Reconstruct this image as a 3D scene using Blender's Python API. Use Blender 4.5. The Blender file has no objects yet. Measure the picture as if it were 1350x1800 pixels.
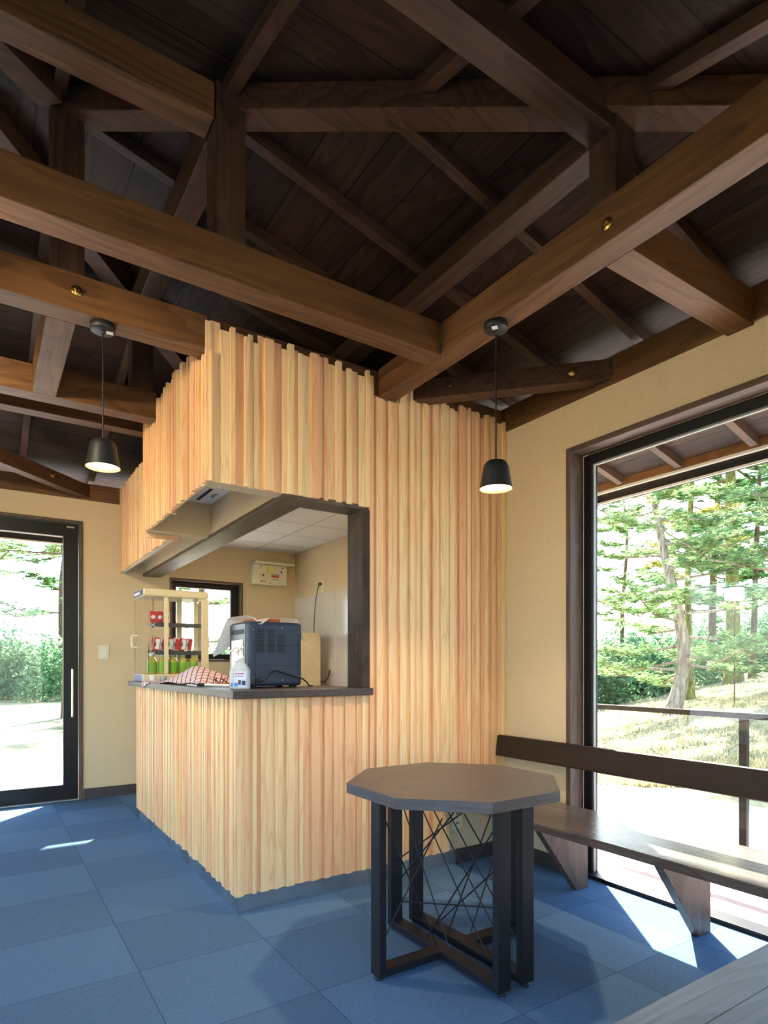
import bpy, math, random
from mathutils import Vector, Matrix
random.seed(7)
S = bpy.context.scene
COL = S.collection
R = math.radians

# ------------------------------------------------------------------ camera, world, sun, exposure
F_PX, HOR = 1067.04, 1172.0
cam_d = bpy.data.cameras.new('camera'); cam = bpy.data.objects.new('camera', cam_d); COL.objects.link(cam)
cam_d.sensor_fit = 'VERTICAL'; cam_d.sensor_height = 36.0; cam_d.lens = F_PX / 1800 * 36.0
cam_d.shift_x = 0.0; cam_d.shift_y = (HOR - 900.0) / 1800.0
cam_d.clip_start = 0.02; cam_d.clip_end = 300
cam.location = (0, 0, 1.15)
cam.rotation_euler = (R(90), 0, -R(90 - 56.547))      # forward = (.5513, .8343)
S.camera = cam

SUN_DIR = Vector((0.63, 0.777, 0.68)).normalized()       # towards the sun
w = bpy.data.worlds.new('world'); S.world = w; w.use_nodes = True
nt = w.node_tree; nt.nodes.clear()
out = nt.nodes.new('ShaderNodeOutputWorld'); bg = nt.nodes.new('ShaderNodeBackground')
sky = nt.nodes.new('ShaderNodeTexSky'); sky.sky_type = 'NISHITA'; sky.sun_disc = False
sky.sun_elevation = math.asin(SUN_DIR.z); sky.sun_rotation = math.atan2(SUN_DIR.x, SUN_DIR.y)
sky.air_density = 1.0; sky.dust_density = 1.0; sky.ozone_density = 3.0
bg.inputs[1].default_value = 0.36
nt.links.new(sky.outputs[0], bg.inputs[0]); nt.links.new(bg.outputs[0], out.inputs[0])
sd = bpy.data.lights.new('sun', 'SUN'); sd.energy = 13.0; sd.angle = R(0.7); sd.color = (1.0, 0.93, 0.82)
so = bpy.data.objects.new('sun', sd); COL.objects.link(so)
so.rotation_euler = SUN_DIR.to_track_quat('Z', 'Y').to_euler()
so.location = (8, 10, 12)

def portal(loc, rot, sx, sy):
    l = bpy.data.lights.new('window_portal', 'AREA'); l.shape = 'RECTANGLE'; l.size = sx; l.size_y = sy
    l.cycles.is_portal = True
    o = bpy.data.objects.new('window_portal', l); COL.objects.link(o); o.location = loc; o.rotation_euler = rot
portal((2.95, 1.36, 1.15), (0, R(90), 0), 2.3, 1.7)          # right window, light goes -X
portal((-0.15, 5.97, 1.15), (R(-90), 0, 0), 1.6, 2.3)         # door
portal((-0.05, 0.12, 1.15), (R(90), 0, 0), 1.7, 2.3)          # near entrance
portal((-2.95, 3.0, 1.2), (0, R(-90), 0), 2.1, 3.6)          # left window
portal((1.81, 5.97, 1.6), (R(-90), 0, 0), 0.7, 0.8)          # kitchen window
vs = S.view_settings; vs.view_transform = 'Standard'; vs.look = 'None'; vs.gamma = 1.0; vs.use_curve_mapping = False
vs.exposure = 1.85

# ------------------------------------------------------------------ materials
def lin(c):
    return tuple(((v / 255) / 12.92 if v / 255 <= .04045 else ((v / 255 + .055) / 1.055) ** 2.4) for v in c) + (1.0,)
class NT:
    def __init__(s, name):
        s.m = bpy.data.materials.new(name); s.m.use_nodes = True; s.t = s.m.node_tree; s.t.nodes.clear()
        s.out = s.n('ShaderNodeOutputMaterial')
    def n(s, t, **k):
        o = s.t.nodes.new(t)
        for a, b in k.items(): setattr(o, a, b)
        return o
    def l(s, a, b): s.t.links.new(a, b)
    def bsdf(s, rough=.5, metal=0, spec=.5):
        b = s.n('ShaderNodeBsdfPrincipled'); b.inputs['Roughness'].default_value = rough
        b.inputs['Metallic'].default_value = metal; b.inputs['Specular IOR Level'].default_value = spec
        s.l(b.outputs[0], s.out.inputs[0]); return b
    def ramp(s, fac, stops):
        r = s.n('ShaderNodeValToRGB'); e = r.color_ramp.elements
        while len(e) < len(stops): e.new(.5)
        for i, (p, c) in enumerate(stops): e[i].position = p; e[i].color = c
        s.l(fac, r.inputs[0]); return r.outputs[0]
    def coords(s, scale=(1, 1, 1), rnd=True):
        tc = s.n('ShaderNodeTexCoord'); mp = s.n('ShaderNodeMapping'); mp.inputs['Scale'].default_value = scale
        if rnd:
            oi = s.n('ShaderNodeObjectInfo'); v = s.n('ShaderNodeVectorMath', operation='ADD')
            mu = s.n('ShaderNodeMath', operation='MULTIPLY'); mu.inputs[1].default_value = 37.0
            s.l(oi.outputs['Random'], mu.inputs[0]); s.l(tc.outputs['Object'], v.inputs[0]); s.l(mu.outputs[0], v.inputs[1])
            s.l(v.outputs[0], mp.inputs[0])
        else: s.l(tc.outputs['Object'], mp.inputs[0])
        return mp.outputs[0]
    def noise(s, vec, scale=5, detail=3, rough=.5, dist=0):
        n = s.n('ShaderNodeTexNoise'); n.inputs['Scale'].default_value = scale; n.inputs['Detail'].default_value = detail
        n.inputs['Roughness'].default_value = rough; n.inputs['Distortion'].default_value = dist
        s.l(vec, n.inputs['Vector']); return n.outputs['Fac']
    def mix(s, fac, a, b, mode='MIX'):
        m = s.n('ShaderNodeMix', data_type='RGBA', blend_type=mode)
        for v, i in ((fac, 0), (a, 6), (b, 7)):
            if hasattr(v, 'is_output'): s.l(v, m.inputs[i])
            else: m.inputs[i].default_value = v
        return m.outputs[2]
    def bump(s, h, b, strength=.2, dist=.01):
        bp = s.n('ShaderNodeBump'); bp.inputs['Strength'].default_value = strength; bp.inputs['Distance'].default_value = dist
        s.l(h, bp.inputs['Height']); s.l(bp.outputs[0], b.inputs['Normal'])

def plain(name, c, rough=.5, metal=0, spec=.5, noise=0.06, nscale=12):
    t = NT(name); b = t.bsdf(rough, metal, spec); c = lin(c)
    f = t.noise(t.coords(), nscale, 4)
    d = tuple(v * (1 - noise) for v in c[:3]) + (1,); e = tuple(min(1, v * (1 + noise)) for v in c[:3]) + (1,)
    t.l(t.ramp(f, [(.3, d), (.7, e)]), b.inputs[0]); return t.m

def wood(name, dark, light, axis, rough=.55, rings=9, fine=70, bump=.25, spec=.35):
    """grain runs along axis (0,1,2)"""
    t = NT(name); b = t.bsdf(rough, 0, spec)
    def sc(along, across): return tuple(along if i == axis else across for i in range(3))
    v = t.coords(sc(.16, 1.0))
    n1 = t.noise(v, rings * .55, 2, .5, .3)
    mm = t.n('ShaderNodeMath', operation='MULTIPLY'); mm.inputs[1].default_value = 9.0; t.l(n1, mm.inputs[0])
    fr = t.n('ShaderNodeMath', operation='FRACT'); t.l(mm.outputs[0], fr.inputs[0])
    ringc = t.ramp(fr.outputs[0], [(0, (0.15,) * 3 + (1,)), (.55, (.8,) * 3 + (1,)), (.93, (1,) * 3 + (1,)), (1, (.15,) * 3 + (1,))])
    n2 = t.noise(t.coords(sc(.03, 1.0)), fine, 3, .6)
    n3 = t.noise(t.coords(sc(.3, 1.0)), 3, 2, .5)
    a = t.mix(.68, ringc, n2); a2 = t.mix(.35, a, n3)
    t.l(t.ramp(a2, [(.25, lin(dark)), (.75, lin(light))]), b.inputs[0])
    t.bump(a, b, bump, .003); return t.m

def planks(name, dark, light, axis, across, width, rough=.6):
    """boards running along axis, joints every width on the across axis"""
    t = NT(name); b = t.bsdf(rough, 0, .2)
    tc = t.n('ShaderNodeTexCoord'); sep = t.n('ShaderNodeSeparateXYZ'); t.l(tc.outputs['Object'], sep.inputs[0])
    dv = t.n('ShaderNodeMath', operation='DIVIDE'); dv.inputs[1].default_value = width; t.l(sep.outputs[across], dv.inputs[0])
    fl = t.n('ShaderNodeMath', operation='FLOOR'); t.l(dv.outputs[0], fl.inputs[0])
    fr = t.n('ShaderNodeMath', operation='FRACT'); t.l(dv.outputs[0], fr.inputs[0])
    wn = t.n('ShaderNodeTexWhiteNoise', noise_dimensions='1D'); t.l(fl.outputs[0], wn.inputs['W'])
    off = t.n('ShaderNodeVectorMath', operation='SCALE'); t.l(wn.outputs['Color'], off.inputs[0]); off.inputs['Scale'].default_value = 23
    ad = t.n('ShaderNodeVectorMath', operation='ADD'); t.l(tc.outputs['Object'], ad.inputs[0]); t.l(off.outputs[0], ad.inputs[1])
    mp = t.n('ShaderNodeMapping'); mp.inputs['Scale'].default_value = tuple(.16 if i == axis else 1 for i in range(3)); t.l(ad.outputs[0], mp.inputs[0])
    n1 = t.noise(mp.outputs[0], 5, 2, .5, .4)
    mm = t.n('ShaderNodeMath', operation='MULTIPLY'); mm.inputs[1].default_value = 9.0; t.l(n1, mm.inputs[0])
    f2 = t.n('ShaderNodeMath', operation='FRACT'); t.l(mm.outputs[0], f2.inputs[0])
    mp2 = t.n('ShaderNodeMapping'); mp2.inputs['Scale'].default_value = tuple(.03 if i == axis else 1 for i in range(3)); t.l(ad.outputs[0], mp2.inputs[0])
    n2 = t.noise(mp2.outputs[0], 60, 3)
    a = t.mix(.55, f2.outputs[0], n2); a = t.mix(.3, a, wn.outputs['Value'])
    c = t.ramp(a, [(.2, lin(dark)), (.8, lin(light))])
    gap = t.n('ShaderNodeMath', operation='GREATER_THAN'); gap.inputs[1].default_value = 1 - .006 / width * 1.0; t.l(fr.outputs[0], gap.inputs[0])
    c = t.mix(gap.outputs[0], c, tuple(v * .15 for v in lin(dark)[:3]) + (1,))
    t.l(c, b.inputs[0]); t.bump(a, b, .2, .003); return t.m

def slat_mat(name, axis=2):
    t = NT(name); b = t.bsdf(.5, 0, .3)
    at = t.n('ShaderNodeAttribute', attribute_name='tint')
    sep = t.n('ShaderNodeSeparateColor'); t.l(at.outputs['Color'], sep.inputs[0])
    base = t.ramp(sep.outputs[0], [(0, lin((234, 182, 138))), (.3, lin((238, 194, 146))), (.6, lin((241, 205, 156))), (1, lin((240, 215, 164)))])
    tc = t.n('ShaderNodeTexCoord'); off = t.n('ShaderNodeVectorMath', operation='SCALE'); t.l(at.outputs['Color'], off.inputs[0]); off.inputs['Scale'].default_value = 31
    ad = t.n('ShaderNodeVectorMath', operation='ADD'); t.l(tc.outputs['Object'], ad.inputs[0]); t.l(off.outputs[0], ad.inputs[1])
    mp = t.n('ShaderNodeMapping'); mp.inputs['Scale'].default_value = (1, 1, .06); t.l(ad.outputs[0], mp.inputs[0])
    n1 = t.noise(mp.outputs[0], 14, 2, .5, .3)
    mm = t.n('ShaderNodeMath', operation='MULTIPLY'); mm.inputs[1].default_value = 7.0; t.l(n1, mm.inputs[0])
    fr = t.n('ShaderNodeMath', operation='FRACT'); t.l(mm.outputs[0], fr.inputs[0])
    g = t.ramp(fr.outputs[0], [(0, (.90, .78, .70, 1)), (.2, (1, 1, 1, 1)), (.8, (1, .95, .92, 1)), (1, (.90, .78, .70, 1))])
    c = t.mix(1.0, base, g, 'MULTIPLY'); t.l(c, b.inputs[0]); t.bump(n1, b, .1, .002); return t.m

M = {}
DK, LT = (34, 20, 12), (92, 62, 42)
for i, a in enumerate('XYZ'):
    M['beam' + a] = wood('stained_timber_' + a, (60, 38, 20), (122, 84, 48), i)
    M['rafter' + a] = wood('rafter_timber_' + a, (34, 22, 14), (84, 58, 40), i)  # darker copy of the beam timber; upper-roof shade is put into the colour
    M['dark' + a] = wood('dark_stained_wood_' + a, (58, 46, 38), (112, 92, 78), i, rough=.45)
    M['walnut' + a] = wood('grey_brown_wood_' + a, (62, 54, 50), (110, 96, 88), i, rough=.38, fine=90, spec=.5)
M['seat'] = wood('glossy_bench_seat', (62, 54, 50), (112, 98, 90), 1, rough=.26, fine=90, spec=.6)
M['post'] = wood('dark_brown_frame_wood', (40, 31, 26), (80, 65, 54), 2, rough=.6, spec=.2)
M['ctop'] = wood('dark_countertop_wood', (44, 37, 36), (84, 73, 70), 1, rough=.45, fine=90)
M['brace'] = wood('brace_timber', (40, 26, 16), (96, 66, 44), 0)
M['rail'] = wood('backrest_wood', (30, 20, 12), (52, 36, 23), 1, rough=.6)
M['boardsY'] = planks('roof_boards_y', (24, 15, 10), (64, 44, 31), 1, 0, .19)
M['boardsX'] = planks('roof_boards_x', (24, 15, 10), (64, 44, 31), 0, 1, .19)
M['slat'] = slat_mat('pale_cedar_slats')

def wallpaper(name, c):
    t = NT(name); b = t.bsdf(.85, 0, .15)
    f = t.noise(t.coords((1, 1, 3.5), False), 55, 5, .65); f2 = t.noise(t.coords((1, 1, 1), False), 1.5, 2)
    c = lin(c); a = tuple(v * .93 for v in c[:3]) + (1,); d = tuple(min(1, v * 1.04) for v in c[:3]) + (1,)
    t.l(t.ramp(f, [(.35, a), (.65, d)]), b.inputs[0]); t.bump(f, b, .12, .002); return t.m
M['wall'] = wallpaper('cream_wallpaper', (217, 196, 158))
M['wall_out'] = plain('outer_plaster', (200, 190, 170), .9)
M['white_ceil'] = plain('white_ceiling', (232, 228, 218), .8)

def carpet():
    t = NT('blue_carpet_tiles'); b = t.bsdf(.95, 0, .1)
    tc = t.n('ShaderNodeTexCoord'); mp = t.n('ShaderNodeMapping'); mp.inputs['Location'].default_value = (.02, .16, 0); mp.inputs['Scale'].default_value = (2.0, 2.0, 2.0)
    t.l(tc.outputs['Object'], mp.inputs[0])
    fl = t.n('ShaderNodeVectorMath', operation='FLOOR'); t.l(mp.outputs[0], fl.inputs[0])
    wn = t.n('ShaderNodeTexWhiteNoise', noise_dimensions='3D'); t.l(fl.outputs[0], wn.inputs['Vector'])
    ck = t.n('ShaderNodeTexChecker'); ck.inputs['Scale'].default_value = 1; t.l(mp.outputs[0], ck.inputs[0])
    m1 = t.n('ShaderNodeMath', operation='MULTIPLY_ADD'); t.l(ck.outputs['Fac'], m1.inputs[0]); m1.inputs[1].default_value = .62
    m2 = t.n('ShaderNodeMath', operation='MULTIPLY'); t.l(wn.outputs['Value'], m2.inputs[0]); m2.inputs[1].default_value = .38; t.l(m2.outputs[0], m1.inputs[2])
    base = t.ramp(m1.outputs[0], [(0, lin((83, 112, 143))), (1, lin((93, 126, 160)))])
    n = t.noise(t.coords((1, 1, 1), False), 160, 4, .75); n2 = t.noise(t.coords((1, 3, 1), False), 25, 4, .7)
    c = t.mix(1.0, base, t.ramp(n, [(.3, (.62, .64, .66, 1)), (.7, (1.3, 1.3, 1.3, 1))]), 'MULTIPLY')
    c = t.mix(1.0, c, t.ramp(n2, [(.3, (.93, .93, .93, 1)), (.7, (1.07, 1.07, 1.07, 1))]), 'MULTIPLY')
    sp = t.n('ShaderNodeVectorMath', operation='FRACTION'); t.l(mp.outputs[0], sp.inputs[0])
    se = t.n('ShaderNodeSeparateXYZ'); t.l(sp.outputs[0], se.inputs[0])
    mn = t.n('ShaderNodeMath', operation='MINIMUM'); t.l(se.outputs[0], mn.inputs[0]); t.l(se.outputs[1], mn.inputs[1])
    ls = t.n('ShaderNodeMath', operation='LESS_THAN'); ls.inputs[1].default_value = .008; t.l(mn.outputs[0], ls.inputs[0])
    c = t.mix(ls.outputs[0], c, lin((62, 90, 126)))
    t.l(c, b.inputs[0]); t.bump(n, b, .5, .004); return t.m
M['carpet'] = carpet()

def steel(name='brushed_steel', c=(205, 208, 212)):
    t = NT(name); b = t.bsdf(.28, 1.0); b.inputs[0].default_value = lin(c)
    f = t.noise(t.coords((1, 1, .2)), 5, 2); b2 = t.ramp(f, [(.3, (.24,) * 3 + (1,)), (.7, (.34,) * 3 + (1,))]); t.l(b2, b.inputs['Roughness']); return t.m
M['steel'] = steel()
M['chrome'] = plain('chrome', (205, 205, 205), .12, 1)
M['brass'] = plain('yellow_zinc_bolt', (190, 160, 90), .3, 1)
M['black'] = plain('black_powder_coat', (24, 26, 32), .5, 0, .35)
M['alu'] = plain('black_aluminium', (14, 14, 17), .4, .0, .35)
M['railing'] = plain('black_railing_paint', (9, 10, 14), .5, 0, .2)
M['alu_pale'] = plain('pale_window_bead', (190, 190, 186), .4)
M['lampblack'] = plain('matt_black_lamp', (24, 25, 27), .5)
M['white'] = plain('white_plastic', (232, 230, 224), .35)
M['ivory'] = plain('ivory_plastic', (228, 218, 188), .35)
M['cream'] = plain('cream_enamel', (222, 208, 168), .35)
M['beige'] = plain('beige_steel_cabinet', (208, 190, 150), .45)
M['navy'] = plain('dark_blue_grey_casing', (40, 55, 78), .42)
M['navy_dark'] = plain('dark_slot', (8, 10, 14), .6)
M['grey'] = plain('grey_casing', (72, 72, 78), .4)
M['shelfgrey'] = plain('dark_grey_shelf', (62, 68, 74), .4)
M['green_cord'] = plain('green_cable', (70, 90, 50), .5)
M['black_cord'] = plain('black_cable', (12, 12, 14), .45)
M['yellow'] = plain('yellow_note', (235, 222, 130), .7)
M['red'] = plain('red_print', (190, 36, 40), .4)
M['silver'] = plain('silver_can', (190, 190, 195), .3, .6)
M['greenlab'] = plain('green_label', (120, 176, 44), .5)
M['tea'] = plain('green_tea', (176, 170, 70), .2)
M['lav'] = plain('blue_violet_panel', (96, 100, 160), .4)
M['navyprint'] = plain('navy_print', (40, 44, 90), .4)
M['orange'] = plain('orange_wood_tray', (196, 104, 46), .45)
M['lightblue'] = plain('pale_blue_label', (196, 206, 236), .5)
M['blueprint'] = plain('blue_print', (60, 130, 210), .5)
M['concrete'] = plain('pale_concrete', (214, 216, 220), .8, nscale=3)
M['deck'] = planks('pinkish_deck_boards', (160, 132, 122), (196, 168, 158), 1, 0, .145)
M['marble'] = plain('pale_marble_panel', (216, 206, 194), .12, nscale=2.5, noise=.06)
M['umber'] = plain('dark_baseboard', (66, 62, 60), .4)

def cloth(name, c): return plain(name, c, .9, 0, .1, .03, 60)
def thin_cloth():
    t = NT('white_cloth'); d = t.n('ShaderNodeBsdfDiffuse'); r_ = t.n('ShaderNodeBsdfTranslucent'); mx = t.n('ShaderNodeMixShader'); mx.inputs[0].default_value = .35
    f = t.ramp(t.noise(t.coords(), 60, 3), [(.3, lin((236, 234, 232))), (.7, lin((246, 245, 243)))])
    t.l(f, d.inputs[0]); t.l(f, r_.inputs[0]); t.l(d.outputs[0], mx.inputs[1]); t.l(r_.outputs[0], mx.inputs[2]); t.l(mx.outputs[0], t.out.inputs[0]); return t.m
M['cloth'] = thin_cloth()
def check_cloth():
    t = NT('red_check_cloth'); b = t.bsdf(.9, 0, .1)
    tc = t.n('ShaderNodeTexCoord'); mp = t.n('ShaderNodeMapping'); mp.inputs['Rotation'].default_value = (0, 0, R(25)); mp.inputs['Scale'].default_value = (28, 28, 28)
    t.l(tc.outputs['Object'], mp.inputs[0]); fr = t.n('ShaderNodeVectorMath', operation='FRACTION'); t.l(mp.outputs[0], fr.inputs[0])
    se = t.n('ShaderNodeSeparateXYZ'); t.l(fr.outputs[0], se.inputs[0]); mn = t.n('ShaderNodeMath', operation='MINIMUM')
    t.l(se.outputs[0], mn.inputs[0]); t.l(se.outputs[1], mn.inputs[1])
    ls = t.n('ShaderNodeMath', operation='LESS_THAN'); ls.inputs[1].default_value = .16; t.l(mn.outputs[0], ls.inputs[0])
    t.l(t.mix(ls.outputs[0], lin((225, 212, 210)), lin((158, 44, 62))), b.inputs[0]); return t.m
M['check'] = check_cloth()

def glass(name, tint=(.95, .97, .96), f0=1.0, rough=0.0):
    t = NT(name); tr = t.n('ShaderNodeBsdfTransparent'); tr.inputs[0].default_value = tint + (1,)
    gl = t.n('ShaderNodeBsdfGlossy'); gl.inputs['Roughness'].default_value = rough
    lw = t.n('ShaderNodeLayerWeight'); lw.inputs[0].default_value = .5
    pw = t.n('ShaderNodeMath', operation='POWER'); pw.inputs[1].default_value = 5.0; t.l(lw.outputs['Facing'], pw.inputs[0])
    fr = t.n('ShaderNodeMath', operation='MULTIPLY_ADD'); fr.inputs[1].default_value = .96; fr.inputs[2].default_value = .04; t.l(pw.outputs[0], fr.inputs[0])
    mx = t.n('ShaderNodeMixShader'); mu = t.n('ShaderNodeMath', operation='MULTIPLY', use_clamp=True); mu.inputs[1].default_value = f0
    t.l(fr.outputs[0], mu.inputs[0]); t.l(mu.outputs[0], mx.inputs[0]); t.l(tr.outputs[0], mx.inputs[1]); t.l(gl.outputs[0], mx.inputs[2])
    t.l(mx.outputs[0], t.out.inputs[0]); return t.m
M['glass'] = glass('clear_window_glass', f0=1.0)
M['case_glass'] = glass('clear_case_glass', (.97, .98, .98), .8)
def clear_plastic():
    t = NT('frosted_clear_plastic'); b = t.bsdf(.3); b.inputs[0].default_value = lin((226, 234, 242)); b.inputs['Transmission Weight'].default_value = .55
    b.inputs['Alpha'].default_value = .8; return t.m
M['clear'] = clear_plastic()
def emis(name, c, e):
    t = NT(name); em = t.n('ShaderNodeEmission'); em.inputs[0].default_value = lin(c); em.inputs[1].default_value = e
    t.l(em.outputs[0], t.out.inputs[0]); return t.m
M['bulb'] = emis('warm_bulb', (255, 214, 150), 22)
M['benchgrey'] = wood('blue_grey_bench_wood', (52, 64, 78), (88, 104, 124), 0, rough=.4, fine=90, spec=.4)
M['lampin'] = plain('lamp_inside_cream', (236, 222, 190), .6)

def bark(name, a, b_, s=6):
    t = NT(name); b = t.bsdf(.9, 0, .1)
    f = t.noise(t.coords((1, 1, .25)), s * 3, 5, .7, .5)
    t.l(t.ramp(f, [(.3, lin(a)), (.7, lin(b_))]), b.inputs[0]); t.bump(f, b, .9, .05); return t.m
M['bark_pine'] = bark('pine_bark', (98, 84, 72), (196, 182, 164))
M['bark_moss'] = bark('mossy_bark', (74, 74, 38), (150, 146, 84))
M['bark_dark'] = bark('dark_bark', (70, 56, 44), (128, 106, 84))
def leaf(name, c1, c2, trans=.45):
    t = NT(name); at = t.n('ShaderNodeAttribute', attribute_name='tint')
    sep = t.n('ShaderNodeSeparateColor'); t.l(at.outputs['Color'], sep.inputs[0])
    c = t.ramp(sep.outputs[0], [(0, lin(c1)), (1, lin(c2))])
    d = t.n('ShaderNodeBsdfDiffuse'); tr = t.n('ShaderNodeBsdfTranslucent'); mx = t.n('ShaderNodeMixShader'); mx.inputs[0].default_value = trans
    t.l(c, d.inputs[0]); t.l(c, tr.inputs[0]); t.l(d.outputs[0], mx.inputs[1]); t.l(tr.outputs[0], mx.inputs[2]); t.l(mx.outputs[0], t.out.inputs[0]); return t.m
M['needle'] = leaf('pine_needles', (96, 128, 84), (164, 190, 132))
M['needle_warm'] = leaf('yellowish_needles', (140, 140, 70), (205, 196, 128))  # yellower needle tone for the thin tree
M['needle_dark'] = leaf('dark_cedar_foliage', (52, 88, 50), (104, 144, 84))
M['bush'] = leaf('bush_leaves', (76, 116, 84), (142, 176, 130))
M['grassblade'] = leaf('dry_grass', (150, 144, 98), (210, 198, 158), .3)
def ground_mat():
    t = NT('grass_slope'); b = t.bsdf(.95, 0, .05)
    f = t.noise(t.coords((1, 1, 1), False), 1.1, 5, .65); g = t.noise(t.coords((1, 1, 1), False), 14, 5, .7)
    a = t.ramp(f, [(.32, lin((116, 120, 84))), (.5, lin((184, 172, 132))), (.7, lin((206, 192, 160)))])
    t.l(t.mix(1.0, a, t.ramp(g, [(.3, (.72,) * 3 + (1,)), (.7, (1.1,) * 3 + (1,))]), 'MULTIPLY'), b.inputs[0]); t.bump(g, b, .7, .06); return t.m
M['grass'] = ground_mat()

# ------------------------------------------------------------------ mesh helpers
class MB:
    def __init__(s): s.v = []; s.f = []; s.m = []; s.c = []; s.sm = []
    def add(s, vs, fs, mi=0, col=(.5, .5, .5), smooth=False):
        o = len(s.v); s.v += [tuple(p) for p in vs]
        for q in fs: s.f.append(tuple(i + o for i in q)); s.m.append(mi); s.c.append(col); s.sm.append(smooth)
        return s
    def box(s, x0, x1, y0, y1, z0, z1, mi=0, col=(.5, .5, .5)):
        return s.add([(x0, y0, z0), (x1, y0, z0), (x1, y1, z0), (x0, y1, z0), (x0, y0, z1), (x1, y0, z1), (x1, y1, z1), (x0, y1, z1)],
              [(0, 3, 2, 1), (4, 5, 6, 7), (0, 1, 5, 4), (1, 2, 6, 5), (2, 3, 7, 6), (3, 0, 4, 7)], mi, col)
    def prism(s, poly, vec, mi=0, col=(.5, .5, .5)):
        n = len(poly); P = [Vector(p) for p in poly]; V = Vector(vec)
        nrm = Vector((0, 0, 0))
        for i in range(n): nrm += P[i].cross(P[(i + 1) % n])
        if nrm.dot(V) > 0: P = P[::-1]
        vs = P + [p + V for p in P]
        fs = [tuple(range(n)), tuple(range(2 * n - 1, n - 1, -1))] + [(i, i + n, (i + 1) % n + n, (i + 1) % n) for i in range(n)]
        return s.add(vs, fs, mi, col)
    def hexa(s, a, b, mi=0):       # two quads (each 4 points, same order)
        return s.add(list(a) + list(b), [(0, 1, 2, 3), (7, 6, 5, 4), (0, 4, 5, 1), (1, 5, 6, 2), (2, 6, 7, 3), (3, 7, 4, 0)], mi)
    def tube(s, path, r, n=8, mi=0, cap=True, smooth=True):
        P = [Vector(p) for p in path]; rr = r if isinstance(r, (list, tuple)) else [r] * len(P)
        rings = []; up = None
        for i, p in enumerate(P):
            d = (P[min(i + 1, len(P) - 1)] - P[max(i - 1, 0)]).normalized()
            if up is None: up = Vector((0, 0, 1)) if abs(d.z) < .9 else Vector((1, 0, 0))
            a = d.cross(up).normalized(); b = a.cross(d).normalized(); up = b
            rings.append([p + (a * math.cos(2 * math.pi * k / n) + b * math.sin(2 * math.pi * k / n)) * rr[i] for k in range(n)])
        vs = [q for g in rings for q in g]; fs = []
        for i in range(len(P) - 1):
            for k in range(n):
                k2 = (k + 1) % n; fs.append((i * n + k, i * n + k2, (i + 1) * n + k2, (i + 1) * n + k))
        s.add(vs, fs, mi, smooth=smooth)
        if cap: s.add(rings[0], [tuple(range(n))[::-1]], mi); s.add(rings[-1], [tuple(range(n))], mi)
        return s
    def lathe(s, prof, c, n=32, mi=0, smooth=True, axis='Z'):
        vs = []; fs = []
        for (r, z) in prof:
            for k in range(n):
                a = 2 * math.pi * k / n
                if axis == 'Z': vs.append((c[0] + r * math.cos(a), c[1] + r * math.sin(a), c[2] + z))
                elif axis == 'Y': vs.append((c[0] + r * math.cos(a), c[1] - z, c[2] + r * math.sin(a)))
                else: vs.append((c[0] - z, c[1] - r * math.cos(a), c[2] + r * math.sin(a)))
        for i in range(len(prof) - 1):
            for k in range(n):
                k2 = (k + 1) % n; fs.append((i * n + k, i * n + k2, (i + 1) * n + k2, (i + 1) * n + k))
        return s.add(vs, fs, mi, smooth=smooth)
    def grid(s, fn, nu, nv, mi=0, smooth=True):
        vs = [fn(i / nu, j / nv) for j in range(nv + 1) for i in range(nu + 1)]
        fs = [(j * (nu + 1) + i, j * (nu + 1) + i + 1, (j + 1) * (nu + 1) + i + 1, (j + 1) * (nu + 1) + i) for j in range(nv) for i in range(nu)]
        return s.add(vs, fs, mi, smooth=smooth)
    def build(s, name, mat, parent=None, origin=None, bevel=0, tint=False, solid=0, subd=0):
        if origin is None:
            if parent is not None: origin = parent.location
            else:
                xs = [v[0] for v in s.v]; ys = [v[1] for v in s.v]; zs = [v[2] for v in s.v]
                origin = ((min(xs) + max(xs)) / 2, (min(ys) + max(ys)) / 2, min(zs))
        o3 = Vector(origin)
        me = bpy.data.meshes.new(name); me.from_pydata([tuple(Vector(v) - o3) for v in s.v], [], s.f)
        mats = mat if isinstance(mat, (list, tuple)) else [mat]
        for m_ in mats: me.materials.append(M[m_] if isinstance(m_, str) else m_)
        for p, mi, sm in zip(me.polygons, s.m, s.sm): p.material_index = mi; p.use_smooth = sm
        if tint:
            ca = me.color_attributes.new('tint', 'FLOAT_COLOR', 'CORNER'); i = 0
            data = []
            for fc, c in zip(s.f, s.c): data += list(c[:3]) + [1.0] if False else [x for _ in fc for x in (c[0], c[1], c[2], 1.0)]
            ca.data.foreach_set('color', data)
        me.validate(); me.update()
        ob = bpy.data.objects.new(name, me); COL.objects.link(ob)
        if parent is not None:
            ob.parent = parent; ob.location = o3 - wloc(parent)
        else: ob.location = o3
        if bevel:
            b = ob.modifiers.new('bevel', 'BEVEL'); b.width = bevel; b.segments = 2; b.limit_method = 'ANGLE'
        if solid:
            b = ob.modifiers.new('solid', 'SOLIDIFY'); b.thickness = solid
        if subd:
            b = ob.modifiers.new('sub', 'SUBSURF'); b.levels = subd; b.render_levels = subd
        return ob
def wloc(o):
    l = Vector(o.location)
    while o.parent: o = o.parent; l += Vector(o.location)
    return l
def tag(o, label=None, cat=None, group=None, kind=None):
    if label: o['label'] = label
    if cat: o['category'] = cat
    if group: o['group'] = group
    if kind: o['kind'] = kind
    return o
def thing(name, loc, label=None, cat=None, group=None, kind=None):
    o = bpy.data.objects.new(name, None); COL.objects.link(o); o.location = loc; o.empty_display_size = .1
    return tag(o, label, cat, group, kind)
def part(mb, name, mat, parent, **k): return mb.build(name, mat, parent, origin=tuple(wloc(parent)), **k)
def struct(o): o['kind'] = 'structure'; return o
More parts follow.
